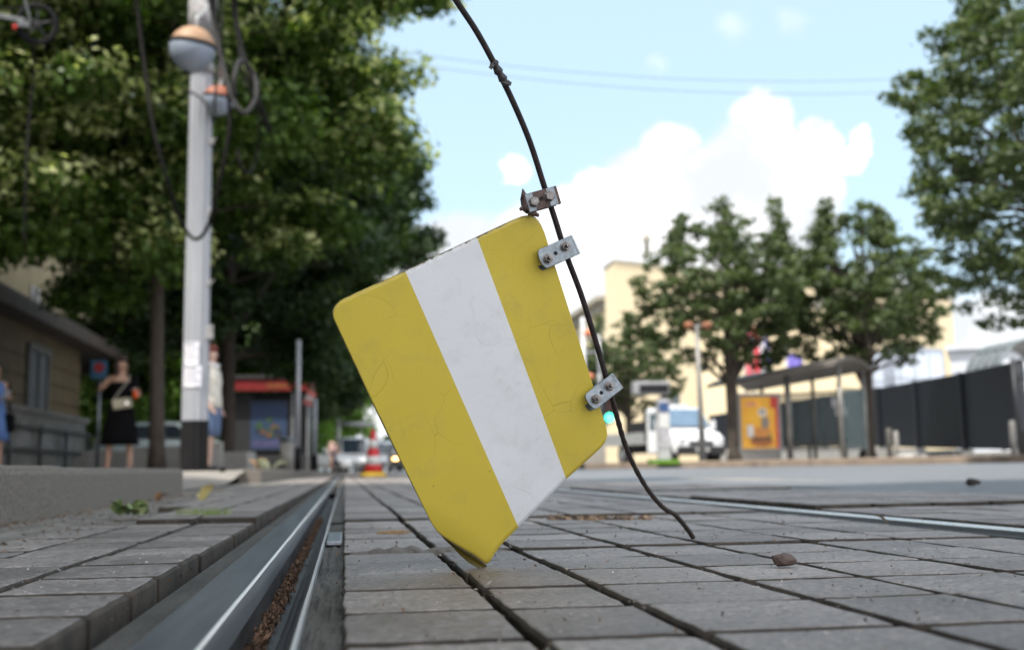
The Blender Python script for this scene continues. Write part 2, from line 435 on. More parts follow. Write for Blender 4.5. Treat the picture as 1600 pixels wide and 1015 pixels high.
# bitumen strip between the guard lip and the first paving column, with cracks and ridges
bm = NB(); R = []
for j in range(160):
    y = .45 + j * .0118
    R.append([bm.verts.new((x, y, -.006 + .0035 * mnoise.noise(Vector((x * 160, y * 9, 2))) + .002 * mnoise.noise(Vector((x * 300, y * 60, 7))))) for x in [-.0262 + .0252 * k / 12 for k in range(13)]])
for j in range(159):
    for i in range(12): bm.faces.new((R[j][i], R[j][i + 1], R[j + 1][i + 1], R[j + 1][i]))
sheet(bm, [-.0262, -.001], R and 2.33, 260, [-.003, -.003]); sheet(bm, [-.0262, -.001], -.5, .44, [-.006, -.006])
sheet(bm, [.869, .874], -.5, 260, [-.006, -.006])
struct('rail_filler', bm, M_BIT)
bm = NB(); box(bm, (-.014, 1.63 + .12, -.0005), (.021, .24, .006))
struct('filler_plate', bm, M_STEEL, bevel=.001)
# gutter between paving and kerb
bm = NB(); R = []
for j in range(120):
    y = 1.0 + j * .06
    R.append([bm.verts.new((x, y, (.003 if x < -.56 else -.003) + (.005 if x < -.52 else .002) * mnoise.noise(Vector((x * 14, y * 7, 0))) + .003 * mnoise.noise(Vector((x * 60, y * 50, 4))))) for x in [-.90 + .51 * k / 34 for k in range(35)]])
for j in range(119):
    for i in range(34): bm.faces.new((R[j][i], R[j][i + 1], R[j + 1][i + 1], R[j + 1][i]))
sheet(bm, [-.9, -.50], 8.13, 200, [.003, .002]); sheet(bm, [-.9, -.50], -4, 1.0, [.003, .002])
struct('gutter', bm, M_GUT)
# kerbs and pavement on the left
def kerb_piece(bm, x0, x1, y0, y1, z1, r=.012, z0=-.05):
    n = max(2, int((y1 - y0) / .04)); R = []
    for j in range(n + 1):
        y = y0 + (y1 - y0) * j / n
        e = .006 if j in (0, n) else 0
        dx = .0022 * mnoise.noise(Vector((y * 25, 0, 0))) + .003 * mnoise.noise(Vector((y * 5, 1, 0)))
        dz = .0018 * mnoise.noise(Vector((y * 30, 4, 0)))
        R.append([bm.verts.new(p) for p in ((x1 - e + dx * .3, y, z0), (x1 - e + dx, y, z1 - r * 1.6), (x1 - r * .35 - e + dx, y, z1 - r * .5 + dz), (x1 - r - e, y, z1 - e * .5 + dz), (x0, y, z1 - e * .5), (x0, y, z0))])
    for j in range(n):
        for i in range(5): bm.faces.new((R[j][i], R[j + 1][i], R[j + 1][i + 1], R[j][i + 1]))
    bm.faces.new(R[0]); bm.faces.new(R[-1][::-1])
bm = NB()
kerb_piece(bm, -.86, -.665, -2, 2.9, .122); kerb_piece(bm, -.90, -.70, 2.91, 5.2, .120)
struct('kerb', bm, M_KERB)
KB = NB()
kerb_piece(KB, -.92, -.72, 10.2, 20, .125); kerb_piece(KB, -.95, -.75, 20.01, 120, .125)
struct('kerb_beyond', KB, M_KERB)
bm = NB()
sheet(bm, [-60, -.86], -6, 5.2, [.118, .118]); sheet(bm, [-60, -.92], 10.2, 200, [.118, .118])
rows_ = [[bm.verts.new((x, y, z)) for x, z in zip((-60, -2.0, -.86), zz)] for y, zz in ((5.2, (.118, .118, .118)), (5.21, (.118, .105, .012)), (8.6, (.118, .105, .012)), (10.0, (.118, .118, .10)), (10.21, (.118, .118, .118)))]
for r0_, r1_ in zip(rows_[:-1], rows_[1:]):
    for i in range(2): bm.faces.new((r0_[i], r0_[i + 1], r1_[i + 1], r1_[i]))
struct('sidewalk', bm, M_SIDE)

# far kerb on the right, with the pavement behind it
KP = [PZ(1780, 19, .05), PZ(1600, 21, .05), PZ(1420, 22.5, .05), PZ(1300, 24, .05), PZ(1120, 26.5, .05), PZ(960, 29, .05), PZ(840, 36, .05), PZ(740, 52, .05), PZ(650, 95, .05), PZ(600, 190, .05)]
KP = smooth_path([KP[0] + Vector((3, -8, 0))] + KP, 5)
bm = NB(); R = []
for i, p in enumerate(KP):
    d = (KP[min(i + 1, len(KP) - 1)] - KP[max(i - 1, 0)]); d.z = 0; d.normalize(); nrm = Vector((d.y, -d.x, 0))
    R.append([bm.verts.new(p + nrm * a + Vector((0, 0, b))) for a, b in ((0, -.1), (0, .12), (.02, .145), (.16, .145), (.16, -.1))])
for j in range(len(R) - 1):
    for i in range(4): bm.faces.new((R[j][i], R[j + 1][i], R[j + 1][i + 1], R[j][i + 1]))
bmesh.ops.recalc_face_normals(bm, faces=bm.faces)
struct('far_kerb', bm, mat('far_kerb_stone', (.22, .17, .13), .85, scale=4, bump=.5, bscale=30))
bm = NB(); A = []; B = []
for i, p in enumerate(KP):
    d = (KP[min(i + 1, len(KP) - 1)] - KP[max(i - 1, 0)]); d.z = 0; d.normalize(); nrm = Vector((d.y, -d.x, 0))
    A.append(bm.verts.new(p + nrm * .16 + Vector((0, 0, .141)))); B.append(bm.verts.new(p + Vector((120, 0, .141))))
for j in range(len(A) - 1): bm.faces.new((A[j], B[j], B[j + 1], A[j + 1]))
bmesh.ops.recalc_face_normals(bm, faces=bm.faces)
struct('far_sidewalk', bm, mat('far_sidewalk', (.30, .285, .27), .85, scale=1.5, bump=.3))
# painted line on the road and the second lane edge
a, b = G(1085, 752, .02), G(1330, 757, .02)
bm = NB(); w = Vector((0, .12, 0))
for dx, (p, q) in ((0, (a, b)),):
    z = .034
    vs = [bm.verts.new(v) for v in ((p.x, p.y, z), (q.x, q.y, z), (q.x + .05, q.y + .45, z), (p.x + .05, p.y + .45, z))]
    bm.faces.new(vs)
tag(obj('road_marking', bm, mat('worn_line_paint', (.62, .52, .40), .7, var=.3, scale=20)), kind='structure')

# ------------------------------------------------------------------ the yellow and white plate
D0 = (G(762, 886) - CAM).dot(FWD)
def D(px, py): return D0 / (1 + .10 * (886 - py) / 1000 - .25 * (px - 762) / 1000)
def SP(px, py, dd=0.0): return P(px, py, D(px, py) + dd)
def sign_mat(name, col, dirt, crack):
    m = bpy.data.materials.new(name); m.use_nodes = True; t = m.node_tree; b = t.nodes['Principled BSDF']; NN, LL = t.nodes.new, t.links.new
    b.inputs['Roughness'].default_value = .42
    tc = NN('ShaderNodeTexCoord'); o = tc.outputs['Object']
    def rng_(src, a, b_, lo, hi):
        x = NN('ShaderNodeMapRange'); x.inputs['From Min'].default_value = a; x.inputs['From Max'].default_value = b_
        x.inputs['To Min'].default_value = lo; x.inputs['To Max'].default_value = hi; LL(src, x.inputs['Value']); return x.outputs[0]
    def mul(a, b_):
        x = NN('ShaderNodeMath'); x.operation = 'MULTIPLY'; LL(a, x.inputs[0]); LL(b_, x.inputs[1]); return x.outputs[0]
    nd = NN('ShaderNodeTexNoise'); nd.inputs['Scale'].default_value = 11; nd.inputs['Detail'].default_value = .5; LL(o, nd.inputs['Vector'])
    s = NN('ShaderNodeVectorMath'); s.operation = 'SCALE'; s.inputs['Scale'].default_value = .13; LL(nd.outputs['Color'], s.inputs[0])
    ad = NN('ShaderNodeVectorMath'); LL(o, ad.inputs[0]); LL(s.outputs[0], ad.inputs[1])
    vo = NN('ShaderNodeTexVoronoi'); vo.feature = 'DISTANCE_TO_EDGE'; vo.inputs['Scale'].default_value = 14.6; LL(ad.outputs[0], vo.inputs['Vector'])
    nm = NN('ShaderNodeTexNoise'); nm.inputs['Scale'].default_value = 14; nm.inputs['Detail'].default_value = 2; LL(o, nm.inputs['Vector'])
    cr = mul(rng_(vo.outputs['Distance'], .002, .007, 1, 0), rng_(nm.outputs['Fac'], .47, .60, 0, crack))
    vo3 = NN('ShaderNodeTexVoronoi'); vo3.inputs['Scale'].default_value = 70; LL(o, vo3.inputs['Vector'])
    s3 = NN('ShaderNodeSeparateColor'); LL(vo3.outputs['Color'], s3.inputs[0])
    spot = mul(rng_(vo3.outputs['Distance'], .05, .12, 1, 0), rng_(s3.outputs[0], .955, .96, 0, .55))
    nf = NN('ShaderNodeTexNoise'); nf.inputs['Scale'].default_value = 26; nf.inputs['Detail'].default_value = 10; nf.inputs['Roughness'].default_value = .75; LL(o, nf.inputs['Vector'])
    sm = rng_(nf.outputs['Fac'], .50, .78, 0, dirt)
    # fine scratches
    mp = NN('ShaderNodeMapping'); mp.inputs['Rotation'].default_value = (.4, .5, .9); mp.inputs['Scale'].default_value = (8, 8, 190); LL(o, mp.inputs['Vector'])
    ns = NN('ShaderNodeTexNoise'); ns.inputs['Scale'].default_value = 3; ns.inputs['Detail'].default_value = 4; LL(mp.outputs[0], ns.inputs['Vector'])
    scr = rng_(ns.outputs['Fac'], .69, .74, 0, dirt * .7)
    cur = None
    base = NN('ShaderNodeMix'); base.data_type = 'RGBA'; base.inputs['A'].default_value = (*col, 1); base.inputs['B'].default_value = (*[c * .78 for c in col], 1)
    nl = NN('ShaderNodeTexNoise'); nl.inputs['Scale'].default_value = 5; nl.inputs['Detail'].default_value = 3; LL(o, nl.inputs['Vector']); LL(rng_(nl.outputs['Fac'], .35, .7, 0, .6), base.inputs['Factor'])
    cur = base.outputs['Result']
    at = NN('ShaderNodeAttribute'); at.attribute_name = 'edge'
    ne = NN('ShaderNodeTexNoise'); ne.inputs['Scale'].default_value = 150; ne.inputs['Detail'].default_value = 5; ne.inputs['Roughness'].default_value = .7; LL(o, ne.inputs['Vector'])
    ne2 = NN('ShaderNodeTexNoise'); ne2.inputs['Scale'].default_value = 18; LL(o, ne2.inputs['Vector'])
    es = NN('ShaderNodeMath'); es.operation = 'MULTIPLY_ADD'; LL(ne.outputs['Fac'], es.inputs[0]); es.inputs[1].default_value = 1.6; LL(at.outputs['Fac'], es.inputs[2])
    es2 = NN('ShaderNodeMath'); es2.operation = 'MULTIPLY_ADD'; LL(ne2.outputs['Fac'], es2.inputs[0]); es2.inputs[1].default_value = 1.1; LL(es.outputs[0], es2.inputs[2])
    chip = mul(rng_(es2.outputs[0], 2.27, 2.33, 0, .9), rng_(at.outputs['Fac'], .05, .3, 0, 1)); grime = rng_(es2.outputs[0], 1.55, 2.15, 0, .35)
    for fac, dc in ((grime, (.16, .13, .07)), (chip, (.06, .04, .025)), (sm, (.22, .19, .13)), (scr, (.25, .23, .18)), (cr, tuple(c * .42 for c in col)), (spot, (.10, .08, .05))):
        x = NN('ShaderNodeMix'); x.data_type = 'RGBA'; LL(fac, x.inputs['Factor']); LL(cur, x.inputs['A']); x.inputs['B'].default_value = (*dc, 1); cur = x.outputs['Result']
    LL(cur, b.inputs['Base Color'])
    inv = NN('ShaderNodeMath'); inv.operation = 'SUBTRACT'; inv.inputs[0].default_value = 1; LL(cr, inv.inputs[1])
    bp = NN('ShaderNodeBump'); bp.inputs['Strength'].default_value = .5; bp.inputs['Distance'].default_value = .0006; LL(inv.outputs[0], bp.inputs['Height'])
    bp2 = NN('ShaderNodeBump'); bp2.inputs['Strength'].default_value = .12; bp2.inputs['Distance'].default_value = .01; LL(nl.outputs['Fac'], bp2.inputs['Height']); LL(bp.outputs[0], bp2.inputs['Normal'])
    LL(bp2.outputs[0], b.inputs['Normal'])
    return m
M_YEL = sign_mat('yellow_reflective_film', (.62, .49, .06), .26, .32)
M_WHT = sign_mat('white_reflective_film', (.76, .785, .81), .24, .2)
M_BACK = mat('plate_back_olive', (.16, .12, .015), .5, scale=20, col2=(.07, .055, .01))
M_EDGE = mat('bare_chipped_edge', (.62, .58, .46), .6, scale=260, col2=(.05, .035, .02))

def arc_pts(poly, n):
    """n+1 points at even arc length"""
    P_ = [Vector(p) for p in poly]; L_ = [0]
    for i in range(len(P_) - 1): L_.append(L_[-1] + (P_[i + 1] - P_[i]).length)
    out = []
    for k in range(n + 1):
        s = L_[-1] * k / n; i = 0
        while i < len(L_) - 2 and L_[i + 1] < s: i += 1
        t = (s - L_[i]) / max(1e-9, L_[i + 1] - L_[i]); out.append(P_[i].lerp(P_[i + 1], t))
    return out
TOP = [[(521.5, 497), (519.5, 488), (523, 478), (532, 469), (560, 455.5), (605, 435.5), (633, 423)],
       [(633, 423), (690, 395.5), (745, 370)],
       [(745, 370), (800, 344), (818, 337), (830, 336), (839, 341), (846, 352), (851, 364)]]
BOT = [[(668, 803), (676, 819), (686, 833), (700, 843), (713, 851), (728, 860), (742, 867.5), (752, 874), (759, 881), (765, 878), (774, 862), (788, 845), (810, 823)],
       [(810, 823), (850, 783), (885, 748)],
       [(885, 748), (915, 721), (938, 700), (946, 690), (949, 680), (947.5, 668)]]
NU, NV = [26, 12, 18], 60
bm = NB(); gridv = []
def bend(px, py):
    # the lowest corner is curled; a slight belly elsewhere
    s = max(0.0, (py - .62 * (px - 700) - 800) / 90.0)
    return .0 + .016 * s * s
colsT, colsB, mid = [], [], []
for s in range(3):
    t_, b_ = arc_pts(TOP[s], NU[s]), arc_pts(BOT[s], NU[s])
    if s: t_, b_ = t_[1:], b_[1:]
    colsT += t_; colsB += b_
for i, (t_, b_) in enumerate(zip(colsT, colsB)):
    col_ = []
    for j in range(NV + 1):
        v = j / NV; q = t_.lerp(b_, v)
        if i == 0: q = q + Vector((-2.2 * math.sin(math.pi * v), 0))
        col_.append((bm.verts.new(SP(q.x, q.y, bend(q.x, q.y) + .0010 * mnoise.noise(Vector((q.x * .012, q.y * .012, 0))))), q))
    gridv.append(col_)
idx = [0] * NU[0] + [1] * NU[1] + [0] * NU[2]
for i in range(len(gridv) - 1):
    for j in range(NV):
        f = bm.faces.new((gridv[i][j][0], gridv[i][j + 1][0], gridv[i + 1][j + 1][0], gridv[i + 1][j][0])); f.material_index = idx[i]; f.smooth = True
# back sheet and rim
back = {}
TH = .0022
for i, c in enumerate(gridv):
    for j, (v, q) in enumerate(c):
        back[(i, j)] = bm.verts.new(v.co + (FWD * TH) + RT * (-.0010))
nI = len(gridv) - 1
for i in range(nI):
    for j in range(NV):
        f = bm.faces.new((back[i, j], back[i + 1, j], back[i + 1, j + 1], back[i, j + 1])); f.material_index = 2; f.smooth = True
rim = [(0, j) for j in range(NV)] + [(i, NV) for i in range(nI)] + [(nI, j) for j in range(NV, 0, -1)] + [(i, 0) for i in range(nI, 0, -1)]
for k in range(len(rim)):
    a, b = rim[k], rim[(k + 1) % len(rim)]
    f = bm.faces.new((gridv[a[0]][a[1]][0], back[a], back[b], gridv[b[0]][b[1]][0])); f.material_index = 3 if (a[1] == NV and a[0] < 16) else 2
# rolled-under lip along the buckled lower left corner
lipA = arc_pts([(690, 836), (713, 851), (728, 860), (742, 867.5), (752, 874), (760, 882)], 14)
lipB = arc_pts([(692, 840), (709, 856), (719, 867), (733, 879), (749, 888), (761, 890)], 14)
R = []
for k, (p, q) in enumerate(zip(lipA, lipB)):
    w_ = math.sin(math.pi * min(1, k / 14 * .9 + .05))
    jit = .6 * math.sin(k * 2.7)
    r_ = []
    for j in range(7):
        t = j / 6; x = p.lerp(q, t)
        dd = bend(p.x, p.y) + .012 * w_ * math.sin(math.pi * .75 * t)
        r_.append(bm.verts.new(SP(x.x + (jit if j == 0 else 0), x.y + (jit if j == 0 else 0), dd)))
    R.append(r_)
for k in range(14):
    for j in range(6):
        f = bm.faces.new((R[k][j], R[k][j + 1], R[k + 1][j + 1], R[k + 1][j])); f.material_index = 3 if (j == 0) else 2; f.smooth = True
EDGE_ = [0.0] * len(bm.verts)
bm.verts.index_update()
for i, c_ in enumerate(gridv):
    for j, (v, q) in enumerate(c_):
        if i == 0 or j == 0 or (j == NV and i < 14): EDGE_[v.index] = 1.0
SIGN = empty('marker_plate', G(762, 886), 'yellow plate with white diagonal stripe standing on its buckled corner on the pavers', 'sign')
pn_ = obj('panel', bm, [M_YEL, M_WHT, M_BACK, M_EDGE], SIGN, world=True)
at_ = pn_.data.attributes.new('edge', 'FLOAT', 'POINT'); at_.data.foreach_set('value', EDGE_)

# clamps
M_ZINC = mat('zinc_plated_steel', (.27, .305, .33), .36, .85, scale=120, col2=(.12, .14, .155), bump=.15, bscale=300)
M_RUST = mat('rusty_plate', (.15, .105, .09), .6, .5, scale=160, col2=(.07, .05, .05), bump=.5, bscale=300)
M_BOLT = mat('bolt_steel', (.30, .29, .28), .38, .9, scale=200, col2=(.11, .10, .095))
M_HOLE = mat('bolt_hole_dark', (.01, .012, .014), .8)
MPP = D0 / F
def strap_bm(L_, W_, T_, z, lip, round_left=True):
    """flat bar, rounded left end, small bent lip at the right end; x along, y across, z to the viewer"""
    bm = NB(); n = 10; out = []
    if round_left:
        for k in range(n + 1):
            a = math.pi / 2 + math.pi * k / n
            out.append((-L_ / 2 + W_ * .22 + W_ * .22 * math.cos(a), W_ / 2 * math.sin(a)))
    else: out += [(-L_ / 2, W_ / 2), (-L_ / 2, -W_ / 2)]
    out += [(L_ / 2, -W_ / 2), (L_ / 2, W_ / 2)]
    A = [bm.verts.new((x, y, z)) for x, y in out]; B = [bm.verts.new((x, y, z + T_)) for x, y in out]; m_ = len(out)
    bm.faces.new(A[::-1]); bm.faces.new(B)
    for k in range(m_): bm.faces.new((A[k], A[(k + 1) % m_], B[(k + 1) % m_], B[k]))
    if lip: box(bm, (L_ / 2 + T_ * .5 - .0002, 0, z + T_ / 2 + lip / 2), (T_, W_, T_ + abs(lip)))
    bmesh.ops.recalc_face_normals(bm, faces=bm.faces)
    return bm
def cyl(bm, c, r, z0, z1, seg=16, mi=0):
    tube(bm, [(c[0], c[1], z0), (c[0], c[1], z1)], r, seg, mi=mi); return bm
def hexnut(bm, c, r, z0, z1, rot=0.0):
    v0 = [bm.verts.new((c[0] + r * math.cos(rot + k * math.pi / 3), c[1] + r * math.sin(rot + k * math.pi / 3), z0)) for k in range(6)]
    v1 = [bm.verts.new((c[0] + r * math.cos(rot + k * math.pi / 3), c[1] + r * math.sin(rot + k * math.pi / 3), z1 - r * .12)) for k in range(6)]
    v2 = [bm.verts.new((c[0] + r * .86 * math.cos(rot + k * math.pi / 3), c[1] + r * .86 * math.sin(rot + k * math.pi / 3), z1)) for k in range(6)]
    for a, b in ((v0, v1), (v1, v2)):
        for k in range(6): bm.faces.new((a[k], a[(k + 1) % 6], b[(k + 1) % 6], b[k]))
    bm.faces.new(v2)
    return bm
def clamp(cx, cy, Lp, Wp, ang, bolts, hole, front_mat, heads, parent, yaw=.35, pitch=.25, dd=-.004):
    o = SP(cx, cy, dd); a = math.radians(ang)
    ex0 = RT * math.cos(a) + UP * math.sin(a); ey0 = -RT * math.sin(a) + UP * math.cos(a); ez0 = -FWD
    ex = (ex0 * math.cos(yaw) + ez0 * math.sin(yaw) * -1).normalized()
    ez = ex.cross(ey0).normalized(); ey = ez.cross(ex)
    k = D(cx, cy) / F; L_, W_ = Lp * k / math.cos(yaw), Wp * k
    T_ = .0024
    def put(name, bm, m, par, **kw): return obj(name, frame_mesh(bm, ex, ey, ez, o), m, par, world=True, **kw)
    root = put('clamp', strap_bm(L_, W_, T_, .0028, -.0035), front_mat, parent, bevel=.0005)
    put('rear_strap', strap_bm(L_ * 1.02, W_ * .98, T_, -.0082, 0), M_ZINC, root, bevel=.0005)
    for (bx, by, kind) in bolts:
        lx, ly = bx * k / math.cos(yaw), by * k
        b = NB()
        cyl(b, (lx, ly), .0052, .0052, .0062, 24)
        if kind == 'nut':
            hexnut(b, (lx, ly), .0044, .0062, .0098, .3)
            for q in range(8): cyl(b, (lx, ly), .0022 if q % 2 else .00195, .0098 + q * .0007, .0105 + q * .0007, 12)
        else: hexnut(b, (lx, ly), .0050, .0058, .0105, .5)
        put('bolt', b, M_BOLT, root)
    b = NB(); cyl(b, (hole[0] * k / math.cos(yaw), hole[1] * k), .0021, .0052, .00535, 16); put('bolt_hole', b, M_HOLE, root)
    return root, (ex, ey, ez, o, k)
clamp(868, 396, 60, 32, 25, [(-18, -3, 'nut'), (15, 3, 'nut')], (-3, 0), M_ZINC, 0, SIGN)
clamp(939, 614, 56, 29, 36, [(-15, -2, 'nut'), (14, 1, 'nut')], (-2, 1), M_ZINC, 0, SIGN)

# ------------------------------------------------------------------ the wire
W_TOP = [(610, -190), (640, -120), (678, -55), (712, 0), (745, 50), (775, 105), (802, 160), (828, 222), (850, 290), (868, 345), (884, 396), (908, 460), (930, 530), (948, 592), (957, 625), (966, 658), (976, 692), (992, 730), (1012, 764), (1028, 784), (1041, 796), (1054, 803), (1066, 816), (1077, 830), (1083, 839)]
gend = G(1083, 839, .003); dend = (gend - CAM).dot(FWD); d3 = D(948, 600)
pts = []
for (x, y) in W_TOP:
    if y <= 625: d = D(x, max(y, -200)) + .004
    else:
        t = (y - 625) / (839 - 625); d = (d3 + .004) * (1 - t ** 1.3) + dend * t ** 1.3
    pts.append(P(x, y, d))
pts[-1] = gend + Vector((0, 0, .0))
M_WIRE = mat('weathered_black_cable', (.012, .011, .012), .6, spec=.25, scale=150, col2=(.045, .032, .028), bump=.3, bscale=400)
M_WRUST = mat('rusty_wire', (.06, .038, .028), .6, .3, scale=180, col2=(.022, .016, .014), bump=.5, bscale=500)
WIRE = empty('fallen_wire', gend, 'thin black wire curving down from above the frame to its rusty end on the pavers', 'wire')
i3 = W_TOP.index((948, 592)); sp_ = smooth_path(pts, 8)
obj('cable', tube(NB(), sp_[:i3 * 8 + 4], .0029, 12), M_WIRE, WIRE, world=True, smooth=True)
tl = sp_[i3 * 8 + 3:]
obj('rusty_end', tube(NB(), tl, [.0027 + .0003 * math.sin(i * 1.9) + .0006 * min(1, i / len(tl)) for i in range(len(tl))], 12), M_WRUST, WIRE, world=True, smooth=True)
b = NB()
q = smooth_path([SP(771, 97, .003), SP(779, 112, .003), SP(788, 127, .003), SP(793, 134, .003)], 4)
tube(b, q, [.0040 + .0009 * math.sin(i * 2.1) for i in range(len(q))], 10)
box(b, SP(771, 101, 0), (.0035, .002, .010), Matrix.Rotation(.7, 3, 'Y')); box(b, SP(791, 129, 0), (.010, .002, .0035), Matrix.Rotation(.3, 3, 'Y'))
obj('tape_wrap', b, mat('tape_wrap_dark', (.035, .032, .036), .4, scale=200, bump=.6, bscale=200), WIRE, world=True)
# top clamp: hangs on the wire, rusty middle, torn bits at its left end
root, (ex, ey, ez, o, k) = clamp(843, 313, 52, 29, 17, [(-12, -1, 'head'), (14, 1, 'head')], (1, 1), M_RUST, 0, WIRE, yaw=.25)
b = NB()
for (x0, y0, x1, y1, r0, r1) in ((-22, 8, -22, 24, .005, .0004), (-26, -4, -35, -6, .0028, .0020), (-20, -12, -10, -24, .005, .001), (-24, 6, -27, -10, .004, .0035), (-16, -16, -9, -22, .0035, .0008)):
    tube(b, [(x0 * k, y0 * k, .0), (x1 * k, y1 * k, .003)], [r0, r1], 5)
frame_mesh(b, ex, ey, ez, o)
obj('torn_bracket', b, M_RUST, root, world=True)
b = NB()
for (x, w_) in ((-17, 12), (19, 13)): box(b, (x * k, 0, .0055), (w_ * k, 28.5 * k, .0006))
frame_mesh(b, ex, ey, ez, o)
obj('clean_patch', b, M_ZINC, root, world=True)

# ------------------------------------------------------------------ litter
def pebble(bm, c, r, seed=0, sq=.6, sub=2):
    rr = bmesh.ops.create_icosphere(bm, subdivisions=sub, radius=1)
    for v in rr['verts']:
        s = 1 + .35 * mnoise.noise(v.co * 1.3 + Vector((seed, 0, 0))) + .12 * mnoise.noise(v.co * 4 + Vector((seed, 3, 0)))
        v.co = Vector(c) + Vector((v.co.x * r[0], v.co.y * r[1], v.co.z * r[2])) * s
    return bm
tag(obj('stone', pebble(NB(), G(1226, 887) + Vector((0, 0, .008)), (.0125, .010, .0068), 3), mat('brown_stone', (.13, .085, .07), .7, scale=90, col2=(.05, .035, .03), bump=.8, bscale=120)),
    'brown angular stone chip lying on the pavers right of the wire end', 'stone')
p = G(1520, 760, .015); tag(obj('stone', pebble(NB(), p + Vector((0, 0, .015)), (.025, .02, .014), 9), mat('dark_stone', (.02, .018, .016), .9)), 'small black lump lying on the asphalt road at the right', 'stone')
p = G(348, 745, .1); p = PZ(348, 7.5, .11); tag(obj('stone', pebble(NB(), p + Vector((0, 0, .012)), (.022, .02, .018), 5), mat('dark_stone', (.02, .018, .016), .9)), 'small black lump on the dropped pavement beside the pole foot', 'stone')
M_CHIP = mat('dry_chips', (.19, .115, .07), .8, scale=60, col2=(.06, .032, .02), island=.75)
def chips(name, pts, size, mt, label, cat, zj=.004):
    bm = NB()
    for c in pts:
        s = size * random.uniform(.4, 1.4)
        R_ = Matrix.Rotation(random.uniform(0, 6.3), 3, 'Z') @ Matrix.Rotation(random.uniform(-.6, .6), 3, 'X')
        vs = [bm.verts.new(Vector(c) + Vector((0, 0, random.uniform(0, zj))) + R_ @ Vector(v)) for v in ((-s, 0, 0), (0, -s * .35, .15 * s), (s, 0, .1 * s), (0, s * .35, .35 * s))]
        bm.faces.new((vs[0], vs[1], vs[3])); bm.faces.new((vs[1], vs[2], vs[3])); bm.faces.new((vs[0], vs[3], vs[1]))  if False else None
    o = obj(name, bm, mt)
    return tag(o, label, cat, kind='stuff')
random.seed(5)
chips('groove_debris', [(min(-.054, max(-.0745, random.gauss(-.0668, .0034))), .55 + 2.8 * random.random() ** 1.3, -.0425 + .004 * random.random()) for _ in range(4200)], .0028, M_CHIP, 'brown seeds and chips filling the rail groove', 'debris', .009)
pts_ = []
for _ in range(2600):
    e = random.choice([.1075, .2065, .3415, .4505, .5895, .7165]); pts_.append((e + random.gauss(.0055, .003), .5 + 3.5 * random.random() ** 1.5, -.011))
for _ in range(1400): pts_.append((random.uniform(0, .86), random.choice([1.415, 2.277]) + random.gauss(0, .003), -.010))
for _ in range(60): pts_.append((-.159 + random.gauss(0, .004), .6 + 3.0 * random.random(), -.003))
for _ in range(900): pts_.append((random.uniform(-.02, 1.6), .55 + 2.8 * random.random() ** 1.2, .0015))
chips('joint_debris', pts_, .0021, mat('joint_crumbs', (.20, .13, .08), .85, scale=60, col2=(.05, .035, .025), island=.6), 'crumbs and seeds in the joints of the pavers', 'debris')
pts_ = [G(random.uniform(856, 1018), 812) + Vector((0, random.gauss(-.004, .014), random.uniform(-.014, .001))) for _ in range(520)]
gl_ = [(-.60 - .055 * random.random() ** 2 - (.035 if y__ > 2.9 else 0), y__, .008) for y__ in [1.6 + 5 * random.random() for _ in range(900)]] + [(random.uniform(-.64, -.40), 1.3 + 3.5 * random.random(), .006) for _ in range(700)]
chips('gutter_litter', gl_, .0045, mat('gutter_crumbs', (.26, .18, .11), .85, scale=40, col2=(.07, .05, .035), island=.6), 'small dry leaves and crumbs along the foot of the kerb', 'litter', .003)
chips('bark_litter', pts_, .0085, mat('pale_bark', (.34, .24, .15), .8, scale=30, col2=(.14, .085, .05), island=.6), 'dry husks gathered in the sunken seam behind the plate', 'litter', .008)
c = G(614, 834)
bm = NB(); random.seed(3)
for k in range(240):
    a = random.uniform(0, 6.3); r_ = random.random() ** .7
    q = c + Vector((math.cos(a) * r_ * .022, math.sin(a) * r_ * .016, 0)); b_ = random.uniform(0, 6.3)
    tube(bm, [q + Vector((0, 0, .001)), q + Vector((math.cos(b_) * .005, math.sin(b_) * .005, .004 * random.random() + .002)), q + Vector((math.cos(b_) * .010, math.sin(b_) * .01, .001))], .0004, 3)
pebble(bm, c + Vector((0, 0, .001)), (.020, .012, .0035), 2)
tag(obj('dry_tuft', bm, mat('dry_tuft', (.42, .27, .13), .9, scale=80)), 'flattened tan tuft of dry fibre on the pavers near the left rail', 'litter')
M_LEAFG = mat('fallen_leaf_green', (.09, .17, .04), .6, scale=25, col2=(.34, .40, .19), spec=.3, island=.35)
def leafy(name, c, n, s, spread, mt, label, seed, cat='leaf'):
    random.seed(seed); bm = NB()
    for k in range(n):
        a = random.uniform(0, 6.3); t = random.uniform(.1, .9); L_ = s * random.uniform(.7, 1.2)
        o_ = Vector(c) + Vector((random.uniform(-1, 1) * spread, random.uniform(-1, 1) * spread * .6, .004)); R_ = Matrix.Rotation(a, 3, 'Z') @ Matrix.Rotation(-t, 3, 'Y') @ Matrix.Rotation(random.uniform(-.7, .7), 3, 'X')
        prev_ = None
        for i in range(7):
            u = i / 6; w_ = L_ * .36 * math.sin(math.pi * min(1, u * .92 + .06)) ** .8; z_ = .25 * L_ * math.sin(u * 2.5)
            row = [bm.verts.new(o_ + R_ @ Vector((u * L_, -w_, z_ + w_ * .3))), bm.verts.new(o_ + R_ @ Vector((u * L_, 0, z_))), bm.verts.new(o_ + R_ @ Vector((u * L_, w_, z_ + w_ * .3)))]
            if prev_:
                for j in range(2):
                    f = bm.faces.new((prev_[j], prev_[j + 1], row[j + 1], row[j])); f.smooth = True
            prev_ = row
    for v in bm.verts: v.co.z = max(v.co.z, c[2] + .001)
    return tag(obj(name, bm, mt), label, cat)
leafy('fallen_leaves', G(207, 806, .006), 13, .038, .030, M_LEAFG, 'curled green leaves lying in the gutter beside the kerb end', 3)
